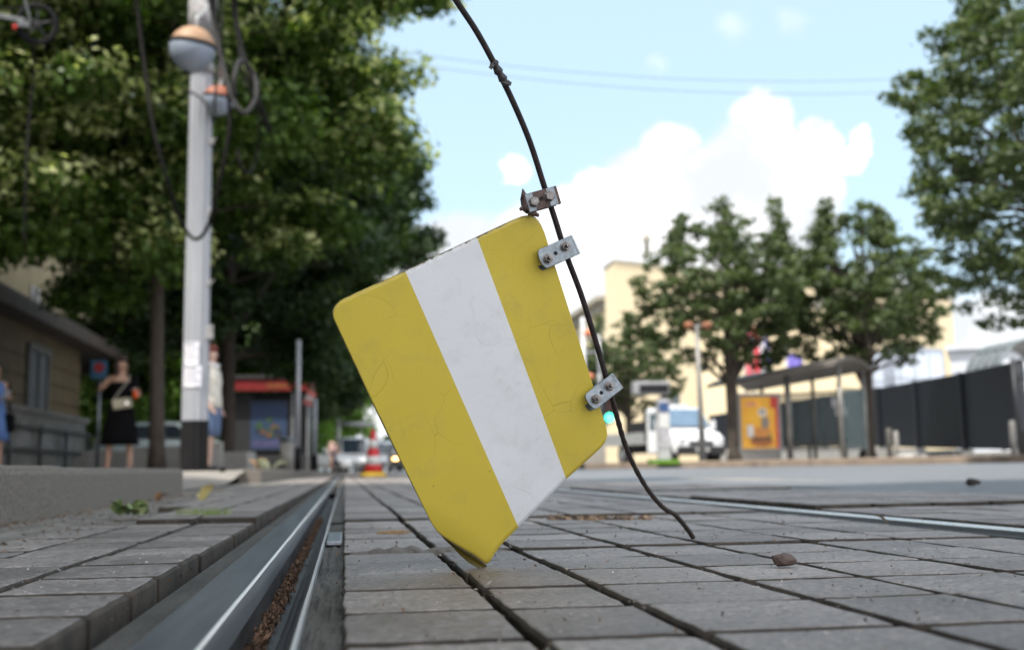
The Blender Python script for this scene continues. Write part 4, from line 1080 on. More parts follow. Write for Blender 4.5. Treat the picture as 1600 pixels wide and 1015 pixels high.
# overhead wires across the sky
for pa, pb_, lab in ((((600, 78), 24), ((1480, 129), 26), 'upper of the two faint overhead wires crossing the sky'), (((600, 94), 24), ((1480, 150), 26), 'lower of the two faint overhead wires crossing the sky')):
    a, b = P(*pa[0], pa[1]), P(*pb_[0], pb_[1]); ext = (b - a)
    a2, b2 = a - ext * .35, b + ext * .25
    q = [a2.lerp(b2, t) - Vector((0, 0, .9 * 4 * t * (1 - t) - .62)) for t in [k / 24 for k in range(25)]]
    o = obj('overhead_wire', tube(NB(), [p - q[0] for p in q], .0065, 6), mat('wire_grey', (.16, .17, .18), .6)); o.location = q[0]
    tag(o, lab, 'wire', 'overhead wires across the sky')
# ------------------------------------------------------------------ things on the left pavement
M_WBLK = mat('concrete_block', (.34, .335, .32), .85, scale=4, bump=.5, bscale=40, col2=(.24, .235, .22))
def block_on(px, d, w, h, dep, lab, rz=0.0):
    c = PZ(px, d, ZS); bm = NB(); prism(bm, [(-dep / 2, 0), (dep / 2, 0), (dep / 2 * .85, h), (-dep / 2 * .85, h)], -w / 2, w / 2)
    o = obj('concrete_block', bm, M_WBLK, bevel=.02); o.location = c; o.rotation_euler = (0, 0, rz)
    return tag(o, lab, 'block', 'pale concrete blocks on the left pavement')
block_on(367, 20, .62, .34, .5, 'low pale concrete block right of the white pole, in front of the thick trunk', -.25)
block_on(338, 19, .20, .50, .3, 'narrow upright pale block just behind the redhead person at the pole')
block_on(248, 22, 1.0, .50, .4, 'wide pale concrete block between the slim trunk and the white pole')
block_on(150, 24, 1.3, .48, .4, 'wide pale concrete block behind the woman in the black dress')

# traffic cone
tc_ = PZ(583, 16.5, .004); TC = empty('traffic_cone', tc_, 'red and white striped traffic cone with a yellow foot standing in the track', 'cone')
M_RED = mat('cone_red', (.55, .018, .022), .5, scale=9, col2=(.42, .015, .02)); M_CWH = mat('cone_white', (.62, .63, .62), .5, scale=9, col2=(.45, .45, .44))
def cr(z): return .150 * (1 - z / .70) + .022 * (z / .70) + .0
zs_ = [.05, .18, .30, .42, .54, .69]
bm = NB(); rings(bm, [((0, 0, z), cr(z), cr(z)) for z in zs_], 24); obj('cone_body', bm, M_RED, TC)
for a_, b_ in ((.18, .30), (.42, .54)):
    bm = NB(); rings(bm, [((0, 0, a_), cr(a_) + .003, cr(a_) + .003), ((0, 0, b_), cr(b_) + .003, cr(b_) + .003)], 24); obj('white_band', bm, M_CWH, TC)
bm = NB(); rings(bm, [((0, 0, z), r_, r_) for z, r_ in ((0, .19), (.045, .19), (.055, .165), (.07, .152))], 24, sq=.6)
for a in range(8): box(bm, (.17 * math.cos(a * .785), .17 * math.sin(a * .785), .012), (.05, .05, .024), rotz(a * .785))
obj('foot', bm, mat('cone_yellow', (.62, .40, .03), .6), TC)

# kiosk with red fascia and a poster case
kd = 30.0
def KX(px): return PZ(px, kd, ZS)
kb = KX(420); KI = empty('kiosk', kb, 'dark kiosk with red fascia and blue poster case under the trees', 'kiosk')
xl, xr = -.95, 1.35 - .35
M_KD = mat('kiosk_dark', (.012, .013, .015), .6); M_KR = mat('kiosk_red', (.17, .009, .009), .5, scale=2); M_KG = mat('kiosk_glass', (.06, .08, .085), .08, spec=.8)
bm = NB(); box2(bm, (xl, 0, .0), (xr, 2.6, .42)); box2(bm, (xl, .05, .42), (xl + .5, 2.6, 2.1)); box2(bm, (xl + .5, .4, .42), (xr, 2.6, 2.1)); obj('kiosk_body', bm, M_KD, KI, bevel=.02)
obj('roof', box2(NB(), (xl - .35, -.35, 2.42), (xr + .15, 2.9, 2.52)), M_KD, KI, bevel=.02)
bm = NB(); box2(bm, (xl - .3, -.30, 2.12), (xr + .1, -.24, 2.418)); box2(bm, (xr + .04, -.239, 2.12), (xr + .1, 2.8, 2.418)); obj('fascia', bm, M_KR, KI)
bm = NB(); box2(bm, (-.05, -.312, 2.19), (.50, -.302, 2.30)); obj('fascia_stripe', bm, mat('kiosk_orange', (.17, .05, .01), .5), KI)
bm = NB(); box2(bm, (xr - .42, .02, .44), (xr - .36, .08, 2.1)); box2(bm, (xr - .02, .02, .0), (xr + .05, .09, 2.12)); obj('glass_frame', bm, mat('kiosk_alu', (.30, .31, .32), .4, .6), KI)
pz = -.02
pf = obj('poster_case', box2(NB(), (xl + .38, .06, .52), (xl + 1.48, .2, 1.92)), M_KD, KI, bevel=.01)
bm = NB(); box2(bm, (xl + .46, .048, .58), (xl + 1.40, .058, 1.86))
obj('poster', bm, mat('poster_blue', (.018, .04, .085), .5, scale=1.5, col2=(.02, .04, .10)), pf)
random.seed(9); bm = NB()
for k in range(16):
    x_, z_ = random.uniform(xl + .6, xl + 1.28), random.uniform(.95, 1.4)
    tube(bm, [(x_, .047, z_), (x_, .040 - .0006 * k, z_)], random.uniform(.05, .11), 12, mi=k % 3)
obj('poster_picture', bm, [mat('poster_green', (.03, .07, .03), .5), mat('poster_orange', (.13, .065, .02), .5), mat('poster_dark', (.02, .03, .05), .4)], pf)
bm = NB(); box2(bm, (xl + .5, .040, .64), (xl + 1.36, .047, .82)); obj('poster_band', bm, mat('poster_violet', (.05, .05, .12), .5), pf)
# posts by the kiosk
def post(px, d, py_top, r, lab, base=True, name='steel_post', cat='post', m=None):
    b0 = PZ(px, d, ZS); zt = P(px, py_top, d).z
    t = empty(name, b0, lab, cat, 'grey steel posts beside the kiosk')
    obj('shaft', tube(NB(), [(0, 0, .3), (0, 0, zt - b0.z)], r, 12), m or M_POLE, t)
    obj('foot', tube(NB(), [(0, 0, 0), (0, 0, .34)], r * 1.5, 12), M_BLACKP, t); return t
post(465, 17.2, 528, .036, 'taller grey steel post standing in front of the kiosk corner')
post(491, 25, 622, .055, 'shorter grey steel post with black foot right of the kiosk')
t = empty('small_sign', PZ(484, 27, ZS), 'small tilted red and white sign plate between the two grey posts', 'sign')
q = P(484, 622, 27); obj('post', tube(NB(), [Vector((q.x, q.y + .03, ZS)), Vector((q.x, q.y + .03, q.z))], .025, 8), M_ZINC, t, world=True)
bm = NB(); box(bm, q, (.22, .015, .34), Matrix.Rotation(.35, 3, 'Y')); obj('plate', bm, mat('sign_pink', (.55, .16, .15), .4), t, world=True)
bm = NB(); box(bm, q + Vector((0, -.012, 0)), (.22, .006, .09), Matrix.Rotation(.35, 3, 'Y')); obj('stripe', bm, M_CWH, t, world=True)
# litter bin and dark box
t = empty('litter_bin', PZ(449, 24, ZS), 'pale grey litter bin at the kiosk corner behind the taller post', 'bin')
bm = NB(); rings(bm, [((0, 0, 0), .14, .14), ((0, 0, .62), .16, .16)], 16); obj('bin_body', bm, M_WBLK, t)
bm = NB(); rings(bm, [((0, 0, .62), .175, .175), ((0, 0, .68), .17, .17), ((0, 0, .72), .10, .10)], 16); obj('lid', bm, M_ZINC, t)
# gantry bar far down the street
q0, q1 = P(527, 661, 62), P(584, 663, 62)
t = empty('gantry', Vector((q0.x, q0.y, ZS)), 'grey horizontal gantry arm crossing the street far behind the cone', 'gantry')
obj('arm', tube(NB(), [q0, q1], .11, 8), mat('gantry_grey', (.38, .39, .39), .6), t, world=True)
obj('post', tube(NB(), [Vector((q0.x + .05, q0.y, ZS)), q0 + Vector((.05, 0, .6))], .12, 8), mat('gantry_grey', (.38, .39, .39), .6), t, world=True)

# ------------------------------------------------------------------ cars
M_CWHITE = mat('car_white', (.68, .69, .71), .25, scale=1, var=.03); M_TYRE = mat('tyre', (.02, .02, .021), .85); M_RIM = mat('rim', (.4, .41, .42), .35, .8)
M_GLASS = mat('car_glass', (.03, .045, .06), .05, spec=.9); M_LAMPG = mat('lamp_glass', (.7, .72, .75), .1, scale=2); M_BUMP = mat('bumper_dark', (.02, .02, .022), .6)
M_LIT = mat('headlight_lit', (.9, .6, .3), .3, emit=((1, .55, .2), 3.0)); M_TAIL = mat('tail_lit', (.6, .05, .02), .3, emit=((1, .25, .1), 1.5))
def car(loc, rz, lab, lit=False, col=None, h=1.5, L_=4.3, van=False, group='cars far down the street'):
    t = empty('car', loc, lab, 'car', group); t.rotation_euler = (0, 0, rz)
    W2 = .88
    # body: stations along y (front at -y)
    def loft(st, m, name):
        bm = NB(); R = []
        for (y, w, zb, zt, rr) in st:
            R.append([bm.verts.new(p) for p in ((-w, y, zb), (-w * 1.01, y, (zb + zt) / 2), (-w * .97, y, zt - rr), (-w * .86, y, zt - rr * .25), (0, y, zt), (w * .86, y, zt - rr * .25), (w * .97, y, zt - rr), (w * 1.01, y, (zb + zt) / 2), (w, y, zb), (0, y, zb))])
        for i in range(len(R) - 1):
            for k in range(10):
                f = bm.faces.new((R[i][k], R[i + 1][k], R[i + 1][(k + 1) % 10], R[i][(k + 1) % 10])); f.smooth = True
        bm.faces.new(R[0]); bm.faces.new(R[-1][::-1]); bmesh.ops.recalc_face_normals(bm, faces=bm.faces)
        return obj(name, bm, m, t)
    f_, b_ = -L_ / 2, L_ / 2
    loft([(f_, W2 * .72, .32, .62, .1), (f_ + .12, W2 * .88, .22, .74, .1), (f_ + .5, W2 * .97, .2, .86, .1), (f_ + 1.1, W2, .2, .96, .1), (0, W2, .2, .98, .08), (b_ - .6, W2, .2, .98, .08), (b_ - .15, W2 * .94, .24, .94, .1), (b_, W2 * .8, .34, .80, .1)], col or M_CWHITE, 'body')
    if van: cab = [(f_ + .55, W2 * .86, .9, .98, .03), (f_ + 1.15, W2 * .84, .9, h - .08, .1), (f_ + 1.6, W2 * .84, .9, h, .1), (b_ - .2, W2 * .84, .9, h, .1), (b_ - .03, W2 * .82, .9, h - .3, .1)]
    else: cab = [(f_ + 1.05, W2 * .84, .9, .97, .03), (f_ + 1.75, W2 * .76, .9, h - .06, .08), (f_ + 2.1, W2 * .74, .9, h, .1), (b_ - 1.2, W2 * .74, .9, h - .02, .1), (b_ - .35, W2 * .80, .9, 1.0, .05)]
    loft(cab, col or M_CWHITE, 'cabin')
    bm = NB(); a, b = cab[0], cab[1]
    v = [bm.verts.new(p) for p in ((-a[1] * .86, a[0] - .01, a[3] + .04), (a[1] * .86, a[0] - .01, a[3] + .04), (b[1] * .84, b[0] - .02, b[3] - .03), (-b[1] * .84, b[0] - .02, b[3] - .03))]; bm.faces.new(v)
    obj('windscreen', bm, M_GLASS, t)
    for s in (-1, 1):
        bm = NB(); x_ = s * (W2 * .80 + .035); v = [bm.verts.new(p) for p in ((x_, cab[0][0] + .35, 1.0), (x_, cab[-1][0] - .3, 1.0), (x_ * .97, cab[-2][0] - .1, h - .14), (x_ * .97, cab[1][0] + .15, h - .14))]; bm.faces.new(v); obj('side_window', bm, M_GLASS, t)
        bm = NB(); box(bm, (s * W2 * .70, f_ + .05, .64), (.28, .12, .15)); obj('headlight', bm, M_LIT if (lit and s == -1) else M_LAMPG, t, bevel=.03)
        bm = NB(); box(bm, (s * (W2 + .09), f_ + 1.35, 1.02), (.17, .10, .13)); obj('mirror', bm, M_BUMP, t, bevel=.02)
        for y in (f_ + .85, b_ - .8):
            bm = NB(); tube(bm, [(s * (W2 - .19), y, .31), (s * (W2 + .012), y, .31)], .31, 20); w = obj('wheel', bm, M_TYRE, t)
            bm = NB(); tube(bm, [(s * (W2 + .005), y, .31), (s * (W2 + .028), y, .31)], .19, 16); obj('rim', bm, M_RIM, w)
    bm = NB(); box(bm, (0, f_ - .01, .42), (1.1, .06, .16)); obj('grille', bm, M_BUMP, t, bevel=.02)
    bm = NB(); box(bm, (0, f_ - .045, .42), (.48, .012, .10)); obj('number_plate', bm, M_CWH, t)
    return t
car(PZ(549, 62, .01), .12, 'white van approaching with one warm lit headlight, left of the cone', lit=True, h=1.9, van=True)
car(PZ(575, 78, .01), .10, 'white hatchback just visible behind the cone')
car(PZ(603, 66, .01), .05, 'white car right of the cone, beside the plate edge', h=1.75, van=True)
car(PZ(506, 60, .02), 1.25, 'small pale silver car parked at the left kerb by the far pedestrian', L_=3.6, col=mat('car_silver', (.62, .66, .68), .25, var=.03))
car(PZ(268, 33, ZS), 1.5, 'light car parked behind the concrete blocks, left of the white pole', col=mat('car_teal', (.36, .44, .44), .25, var=.03), group='cars parked behind the left pavement')
car(PZ(634, 58, .01), .0, 'dark car half hidden behind the plate edge, orange lamp lit', lit=True, col=mat('car_dark', (.03, .03, .032), .3, var=.03))

# ------------------------------------------------------------------ right side: cream building
d1, d2 = 78.0, 100.0
M_CREAM = mat('cream_facade', (.68, .58, .39), .9, scale=.25, col2=(.62, .52, .34), bump=.1, bscale=3)
M_CORN = mat('cornice_grey', (.36, .34, .29), .85, scale=.8)
A0, B0 = PZ(968, d1, ZR), PZ(1503, d2, ZR)
zt1 = P(968, 402, d1).z; zt2 = P(1503, 458, d2).z; zt = (zt1 + zt2) / 2
u = (B0 - A0); LB = u.length; u.normalize(); back_ = Vector((-u.y, u.x, 0))
back_ = Vector((0, 1, 0))
BL = empty('cream_building', A0, 'large cream public building behind the trees and the bus shelter on the right', 'building')
def bpt(s, o, z): p = A0 + u * s - back_ * o; return Vector((p.x, p.y, z))
def bbox(bm, s0, s1, o0, o1, z0, z1, z1b=None):
    vs = []
    for z_ in (0, 1):
        for (s, o) in ((s0, o0), (s1, o0), (s1, o1), (s0, o1)):
            zz = z0 if not z_ else (z1 if (z1b is None or s == s0) else z1b); vs.append(bm.verts.new(bpt(s, o, zz)))
    for q in ((3, 2, 1, 0), (4, 5, 6, 7), (0, 1, 5, 4), (1, 2, 6, 5), (2, 3, 7, 6), (3, 0, 4, 7)):
        bm.faces.new([vs[k] for k in q])
    bmesh.ops.recalc_face_normals(bm, faces=bm.faces); return bm
obj('wall', bbox(NB(), 0, LB, 0, -3, ZR, zt1, zt2), M_CREAM, BL, world=True)
obj('cornice', bbox(NB(), -.08, LB + .1, .1, -3.1, zt1 + .003, zt1 + .2, zt2 + .2), M_CORN, BL, world=True)
for (pa, pb, y0, y1) in ((1345, 1392, 545, 605), (1410, 1488, 540, 600)):
    dd = lambda px: d1 + (d2 - d1) * (px - 968) / (1503 - 968)
    s0 = LB * (pa - 968) / 535 * (1 - .1); s1 = LB * (pb - 968) / 535 * (1 - .02)
    z1 = P(pa, y0, dd(pa)).z; z0_ = P(pa, y1 + 40, dd(pa)).z
    w = obj('window', bbox(NB(), s0, s1, .06, .004, z0_, z1), mat('bright_window', (.50, .56, .66), .15, scale=.4, col2=(.62, .68, .76)), BL, world=True)
    bm = NB()
    n_ = 4
    for k in range(n_ + 1): sx = s0 + (s1 - s0) * k / n_; bbox(bm, sx - .07, sx + .07, .12, .062, z0_, z1)
    bbox(bm, s0, s1, .13, .063, z1 - .12, z1 + .05); bbox(bm, s0, s1, .125, .0635, (z0_ + z1) / 2, (z0_ + z1) / 2 + .1)
    obj('frame', bm, mat('frame_grey', (.35, .38, .42), .5), w, world=True)
for s in (4, 9, 14, 19):
    w = obj('window', bbox(NB(), s, s + 1.8, .05, .004, 3.0, 5.4), M_KG, BL, world=True)
    obj('frame', bbox(bbox(NB(), s + .86, s + .94, .10, .052, 3.0, 5.4), s - .1, s + 1.9, .18, .005, 2.86, 2.998), M_CORN, w, world=True)
# lower wing running back along the street
wl = empty('cream_wing', A0 + Vector((0, 1, 0)), 'lower cream wing with a grey cornice receding behind the traffic signals', 'building')
zc_ = P(966, 446, d1 + .6).z
def wbox(bm, o0, o1, y0, y1, z0, z1): return box2(bm, (A0.x + o0, A0.y + y0, z0), (A0.x + o1, A0.y + y1, z1))
obj('wall', wbox(NB(), .4, 20, 3.4, 95, ZR, zc_ - .35), M_CREAM, wl, world=True)
obj('cornice', wbox(wbox(NB(), -.6, 20, 3.35, 96, zc_ - .347, zc_), .1, 20, 3.37, 95.5, zc_ - .9, zc_ - .35), M_CORN, wl, world=True)
for k in range(14):
    y0 = 4 + k * 6.2
    w = obj('window', wbox(NB(), .34, .398, y0, y0 + 2, 4.5, 9.5), M_KG, wl, world=True); obj('frame', wbox(NB(), .30, .338, y0 + .95, y0 + 1.05, 4.5, 9.5), M_CORN, w, world=True)
for (px, pd, py0, py1, w_, lab) in ((1011, d1 + 2, 398, 365, .5, 'thin finial on the roof of the cream building'),):
    b = PZ(px, pd, zt1 + .5); t = obj('roof_finial', tube(NB(), [(0, 0, 0), (0, 0, .9), (0, 0, 1.0), (0, 0, 1.9)], [.22, .18, .35, .03], 8), M_CORN); t.location = b; tag(t, lab, 'finial')
# far pale building at the right edge
fb = PZ(1600, 60, ZR)
t = empty('pale_hall', fb, 'long pale grey hall behind the dark fence at the right edge', 'building'); t.rotation_euler = (0, 0, -.54)
zz = P(1540, 541, 60).z
bm = NB(); box2(bm, (-3.3, 0, 0), (18, 16, zz - ZR)); box2(bm, (-3.5, -.4, zz - ZR + .002), (18, 16.4, zz - ZR + .25)); obj('wall', bm, mat('pale_grey_wall', (.50, .53, .58), .8, scale=.3), t)
bm = NB()
for z in (3.0, 4.2): box2(bm, (-3.2, -.06, z), (18, -.003, z + .5))
obj('window_band', bm, mat('pale_band', (.26, .30, .36), .3), t)
q = P(1618, 590, 33)
t = empty('glass_canopy', q, 'dark arched glass canopy behind the end of the fence at the right edge', 'canopy')
bm = NB()
for k in range(5):
    r_ = 1.15; tube(bm, [(r_ * math.cos(a), .45 * k, r_ * math.sin(a) + .0) for a in [math.pi * j / 14 for j in range(15)]], .045, 6)
for j in range(1, 14, 3): a = math.pi * j / 14; tube(bm, [(1.15 * math.cos(a), 0, 1.15 * math.sin(a)), (1.15 * math.cos(a), 1.8, 1.15 * math.sin(a))], .035, 6)
for sx in (-1.15, 1.15): tube(bm, [(sx, 0, 0), (sx, 0, ZR - q.z)], .05, 6)
obj('frame', bm, mat('canopy_frame', (.14, .17, .18), .5), t)
bm = NB(); rr = [[bm.verts.new((1.12 * math.cos(math.pi * j / 14), y, 1.12 * math.sin(math.pi * j / 14))) for j in range(15)] for y in (0, 1.8)]
for j in range(14): bm.faces.new((rr[0][j], rr[0][j + 1], rr[1][j + 1], rr[1][j]))
obj('glass', bm, mat('canopy_glass', (.17, .185, .20), .25), t)

# dark fence of ribbed panels on low concrete feet
M_FEN = mat('fence_anthracite', (.008, .011, .019), .6, scale=3, col2=(.011, .015, .025))
M_FPOST = mat('fence_post_dark', (.010, .012, .016), .5)
FN = empty('dark_fence', PZ(1590, 28, ZR), 'tall dark ribbed metal fence running from behind the shelter to the right edge', 'fence')
FP = [(1592, 28.0, 563, 703), (1500, 32.3, 583, 701), (1428, 36.3, 596, 699), (1370, 40, 606, 697), (1325, 43.5, 613, 697), (1284, 47, 619, 697), (1240, 50.5, 626, 698), (1195, 54, 634, 700), (1150, 57.5, 642, 702), (1110, 61, 649, 703)]
pl_ = []
for (px, d, y0, y1) in FP:
    a, b = P(px, y0, d), P(px, y1, d); pl_.append((Vector((a.x, a.y, 0)), b.z, a.z))
for i in range(len(pl_) - 1):
    (p, z0a, z1a), (q, z0b, z1b) = pl_[i], pl_[i + 1]
    bm = NB(); dr = (q - p).normalized(); nr = Vector((dr.y, -dr.x, 0)) * -1
    if nr.y > 0: nr = -nr
    n_ = 26
    for k in range(n_):
        t0, t1 = k / n_, (k + .62) / n_
        V = []
        for (pp, za, zb) in ((p, z0a, z1a), (q, z0b, z1b)):
            l_, h_ = za + (zb - za) * t0, za + (zb - za) * t1
            l2, h2 = h_, za + (zb - za) * (k + 1) / n_
            V.append([pp + Vector((0, 0, l_)), pp + nr * .045 + Vector((0, 0, l_ + .004)), pp + nr * .045 + Vector((0, 0, h_)), pp + Vector((0, 0, h_ + .004)), pp + Vector((0, 0, h2))])
        A = [bm.verts.new(v) for v in V[0]]; B = [bm.verts.new(v) for v in V[1]]
        for j in range(4): bm.faces.new((A[j], A[j + 1], B[j + 1], B[j]))
    bmesh.ops.recalc_face_normals(bm, faces=bm.faces)
    obj('fence_panel', bm, M_FEN, FN, world=True)
for i, (p, z0, z1) in enumerate(pl_):
    obj('post', box(NB(), p + Vector((0, -.03, (z0 + z1) / 2)), (.13, .13, z1 - z0 + .06)), M_FPOST, FN, world=True)
bm = NB()
for i in range(len(pl_) - 1):
    (p, z0a, _), (q, z0b, _) = pl_[i], pl_[i + 1]
    for k in range(2):
        a_, b_ = p.lerp(q, k * .5 + .01), p.lerp(q, k * .5 + .47); zt_ = min(z0a, z0b) - .01
        mid_ = (a_ + b_) / 2; ang_ = math.atan2(b_.y - a_.y, b_.x - a_.x)
        box(bm, (mid_.x, mid_.y - .1, (ZR + zt_) / 2), ((b_ - a_).length, .45, max(.1, zt_ - ZR)), rotz(ang_))
obj('concrete_feet', bm, M_WBLK, FN, world=True, bevel=.02)
t = empty('gate_post', PZ(1600, 26.5, ZR), 'dark twin steel gate posts at the right end of the fence', 'post')
zz = P(1597, 558, 26.5).z - ZR
bm = NB(); tube(bm, [(-.08, 0, 0), (-.12, 0, zz)], .055, 8); tube(bm, [(.16, .2, 0), (.14, .2, zz - .1)], .05, 8); obj('shaft', bm, M_FPOST, t)
bm = NB(); box(bm, (.02, .1, zz * .45), (.22, .03, .9)); box(bm, (.02, .1, zz * .85), (.24, .03, .05)); obj('mesh_infill', bm, M_FEN, t)
def bollard(px, d, yt, r, lab, dark=False):
    b0 = PZ(px, d, ZR - .03); zt_ = P(px, yt, d).z - b0.z
    bm = NB(); rings(bm, [((0, 0, 0), r, r), ((0, 0, zt_ * .92), r, r), ((0, 0, zt_ * .98), r * .85, r * .85), ((0, 0, zt_), r * .4, r * .4)], 16)
    o = obj('bollard', bm, mat('bollard_dark', (.10, .095, .085), .7) if dark else mat('bollard_grey', (.30, .29, .27), .6, scale=4)); o.location = b0
    return tag(o, lab, 'bollard', 'bollards on the far pavement')
bollard(1402, 27, 673, .055, 'pale grey bollard in front of the fence, right of the dark twin stump')
bollard(1391, 28.5, 668, .07, 'darker bollard in front of the fence just left of the pale one', True)
bollard(1585, 22.5, 656, .06, 'tall pale bollard at the right end of the dark fence')
t = obj('rubble', pebble(pebble(NB(), (0, 0, .06), (.35, .2, .07), 4), (.4, .1, .05), (.15, .12, .06), 6), M_WBLK); t.location = PZ(1420, 27, ZR - .02); tag(t, 'flat pale concrete rubble lying beside the bollards before the fence', 'rubble')

# ------------------------------------------------------------------ bus shelter
ds = 31.0
s0, s1 = PZ(1172, 31.5, ZR), PZ(1338, 29.5, ZR)
ux = (s1 - s0); LS = ux.length; ux.normalize(); th_ = math.atan2(ux.y, ux.x)
BS = empty('bus_shelter', s0, 'glass bus shelter with a curved grey roof on the far pavement', 'bus shelter'); BS.rotation_euler = (0, 0, th_)
M_ALU = mat('shelter_alu', (.24, .235, .225), .45, .5, scale=4, col2=(.17, .165, .155)); M_SGL = mat('shelter_glass', (.20, .26, .27), .1, spec=.8)
M_SGL.node_tree.nodes['Principled BSDF'].inputs['Alpha'].default_value = .38
hz = P(1250, 598, 30.5).z - ZR
def arcroof(bm, dz):
    R = []
    n_ = 10
    for x in (-.62, LS + .05):
        R.append([bm.verts.new((x, -1.15 + 2.3 * k / n_, hz + .30 * math.sin(math.pi * (k / n_) * .85 + .25) + dz + (.28 * (1 if x > 0 else -.35)))) for k in range(n_ + 1)])
    return R
bm = NB(); R1 = arcroof(bm, .05); R2 = arcroof(bm, -.03)
for k in range(10):
    bm.faces.new((R1[0][k], R1[1][k], R1[1][k + 1], R1[0][k + 1])); bm.faces.new((R2[0][k + 1], R2[1][k + 1], R2[1][k], R2[0][k]))
    for s in (0, 1): bm.faces.new((R1[s][k], R1[s][k + 1], R2[s][k + 1], R2[s][k]))
for e in (0, 10): bm.faces.new((R1[0][e], R1[1][e], R2[1][e], R2[0][e]))
bmesh.ops.recalc_face_normals(bm, faces=bm.faces)
obj('roof', bm, mat('shelter_roof', (.20, .185, .165), .5, .2, scale=3, col2=(.15, .135, .12)), BS)
for x, y in ((LS * .52, -.75), (LS - .02, -.75), (LS - .02, .75), (.05, .75), (LS * .52, .75), (.02, -.75)):
    w_ = .055 if not (abs(x - LS * .52) < .01 and y < 0) else .085
    obj('post', tube(NB(), [(x, y, -.05), (x, y, hz + .12 + .28 * (x / LS - .3))], w_, 8), M_ALU, BS)
for a_, b_ in ((.05, LS * .27), (LS * .27, LS * .52), (LS * .52, LS * .76), (LS * .76, LS - .05)):
    g_ = obj('glass_pane', box2(NB(), (a_ + .03, .735, .25), (b_ - .03, .75, hz - .25)), M_SGL, BS)
    bm = NB(); box2(bm, (a_ - .02, .70, .2), (a_ + .028, .78, hz)); box2(bm, (a_, .71, hz - .248), (b_, .77, hz - .20)); obj('pane_frame', bm, M_ALU, g_)
obj('glass_pane', box2(NB(), (LS + .0, -.6, .25), (LS + .012, .7, hz - .2)), M_SGL, BS)
bm = NB(); box2(bm, (.3, .35, .42), (LS - .3, .68, .47)); 
for x in (.5, LS * .5, LS - .5): box2(bm, (x - .03, .48, 0), (x + .03, .56, .418))
obj('bench', bm, M_ALU, BS)
for x, z in ((LS * .70, 1.42), (LS * .73, 1.17)):
    obj('notice', box2(NB(), (x, .715, z), (x + .32, .722, z + .24)), M_PAPER, BS)
obj('timetable', box2(NB(), (.25, .70, 1.0), (.62, .72, 1.55)), mat('timetable_brown', (.20, .16, .12), .6), BS)
# advertising light box
ad_ = PZ(1190, 29.8, ZR - .03); ADB = empty('advert_case', ad_, 'orange burger advert in a grey case at the left end of the shelter', 'advert'); ADB.rotation_euler = (0, 0, -.12)
k_ = 29.8 / F; zc0, zc1 = P(1190, 700, 29.8).z - ad_.z, P(1190, 619, 29.8).z - ad_.z; hw = 29 * k_
bm = NB(); box2(bm, (-hw - .09, 0, zc0 - .1), (hw + .09, .16, zc1 + .1)); obj('case', bm, M_ALU, ADB, bevel=.02)
bm = NB(); box2(bm, (-hw - .05, .02, 0), (hw + .05, .14, zc0 - .103)); obj('foot', bm, M_ALU, ADB, bevel=.01)
H_ = zc1 - zc0
pan = obj('poster', box2(NB(), (-hw, -.012, zc0), (hw, -.002, zc1)), mat('ad_orange', (.68, .38, .02), .35, scale=1.2, col2=(.62, .26, .015)), ADB)
def disc(bm, x, z, rx, rz_, lay, mi=0):
    n_ = 20; y = -.012 - .003 * lay
    A = [bm.verts.new((x + rx * math.cos(6.2832 * k / n_), y, z + rz_ * math.sin(6.2832 * k / n_))) for k in range(n_)]
    B = [bm.verts.new((v.co.x, y + .0025, v.co.z)) for v in A]
    f = bm.faces.new(A[::-1]); f.material_index = mi
    for k in range(n_): f = bm.faces.new((A[k], A[(k + 1) % n_], B[(k + 1) % n_], B[k])); f.material_index = mi
bm = NB(); box2(bm, (hw * .84, -.0155, zc0), (hw, -.013, zc1), 0); box2(bm, (hw * .6, -.0185, zc0 + H_ * .78), (hw, -.016, zc1), 0)
for (x, z, rx, rz_, l, mi) in ((.05, .13, .62, .10, 2, 1), (.05, .20, .58, .05, 3, 2), (.05, .25, .60, .035, 4, 3), (.05, .31, .55, .10, 5, 4), (.15, .70, .24, .085, 2, 5), (.15, .70, .13, .045, 3, 6), (.28, .50, .22, .12, 6, 6), (-.45, .86, .35, .05, 2, 7)):
    disc(bm, x * hw, zc0 + z * H_, rx * hw, rz_ * H_, l, mi)
box2(bm, (-.72 * hw, -.036, zc0 + .22 * H_), (-.38 * hw, -.033, zc0 + .45 * H_), 5)
AM = [mat('ad_red', (.50, .03, .015), .4), mat('ad_bun_dark', (.30, .10, .02), .4), mat('ad_patty', (.09, .03, .015), .4), mat('ad_salad', (.25, .28, .04), .4), mat('ad_bun', (.50, .20, .04), .4), mat('ad_white', (.60, .58, .55), .4), mat('ad_grey', (.20, .18, .15), .4), mat('ad_rose', (.62, .25, .12), .4)]
obj('picture', bm, AM, pan)

# ------------------------------------------------------------------ display board on a totem, lamp post, signals
tb = PZ(1041, 27.5, ZR); TT = empty('display_totem', tb, 'grey and blue ticket totem carrying an overhanging dark display board', 'totem')
k_ = 27.5 / F
z = lambda py: P(1041, py, 27.5).z - tb.z
bm = NB(); box2(bm, (-10 * k_, 0, 0), (8 * k_, .25, z(622))); obj('column', bm, mat('totem_grey', (.42, .42, .44), .5, scale=3, col2=(.32, .32, .34)), TT, bevel=.01)
for py0, py1, m_ in ((642, 628, mat('totem_blue', (.03, .08, .20), .4)), (668, 646, M_CWH), (700, 676, mat('totem_poster', (.5, .5, .52), .5, scale=12, col2=(.2, .2, .22)))):
    obj('front_plate', box2(NB(), (-9 * k_, -.014, z(py0)), (7 * k_, -.002, z(py1))), m_, TT)
bm = NB(); box2(bm, (-47 * k_, -.02, z(614)), (9 * k_, .35, z(594))); hd = obj('board', bm, mat('board_grey', (.33, .34, .35), .5), TT, bevel=.02)
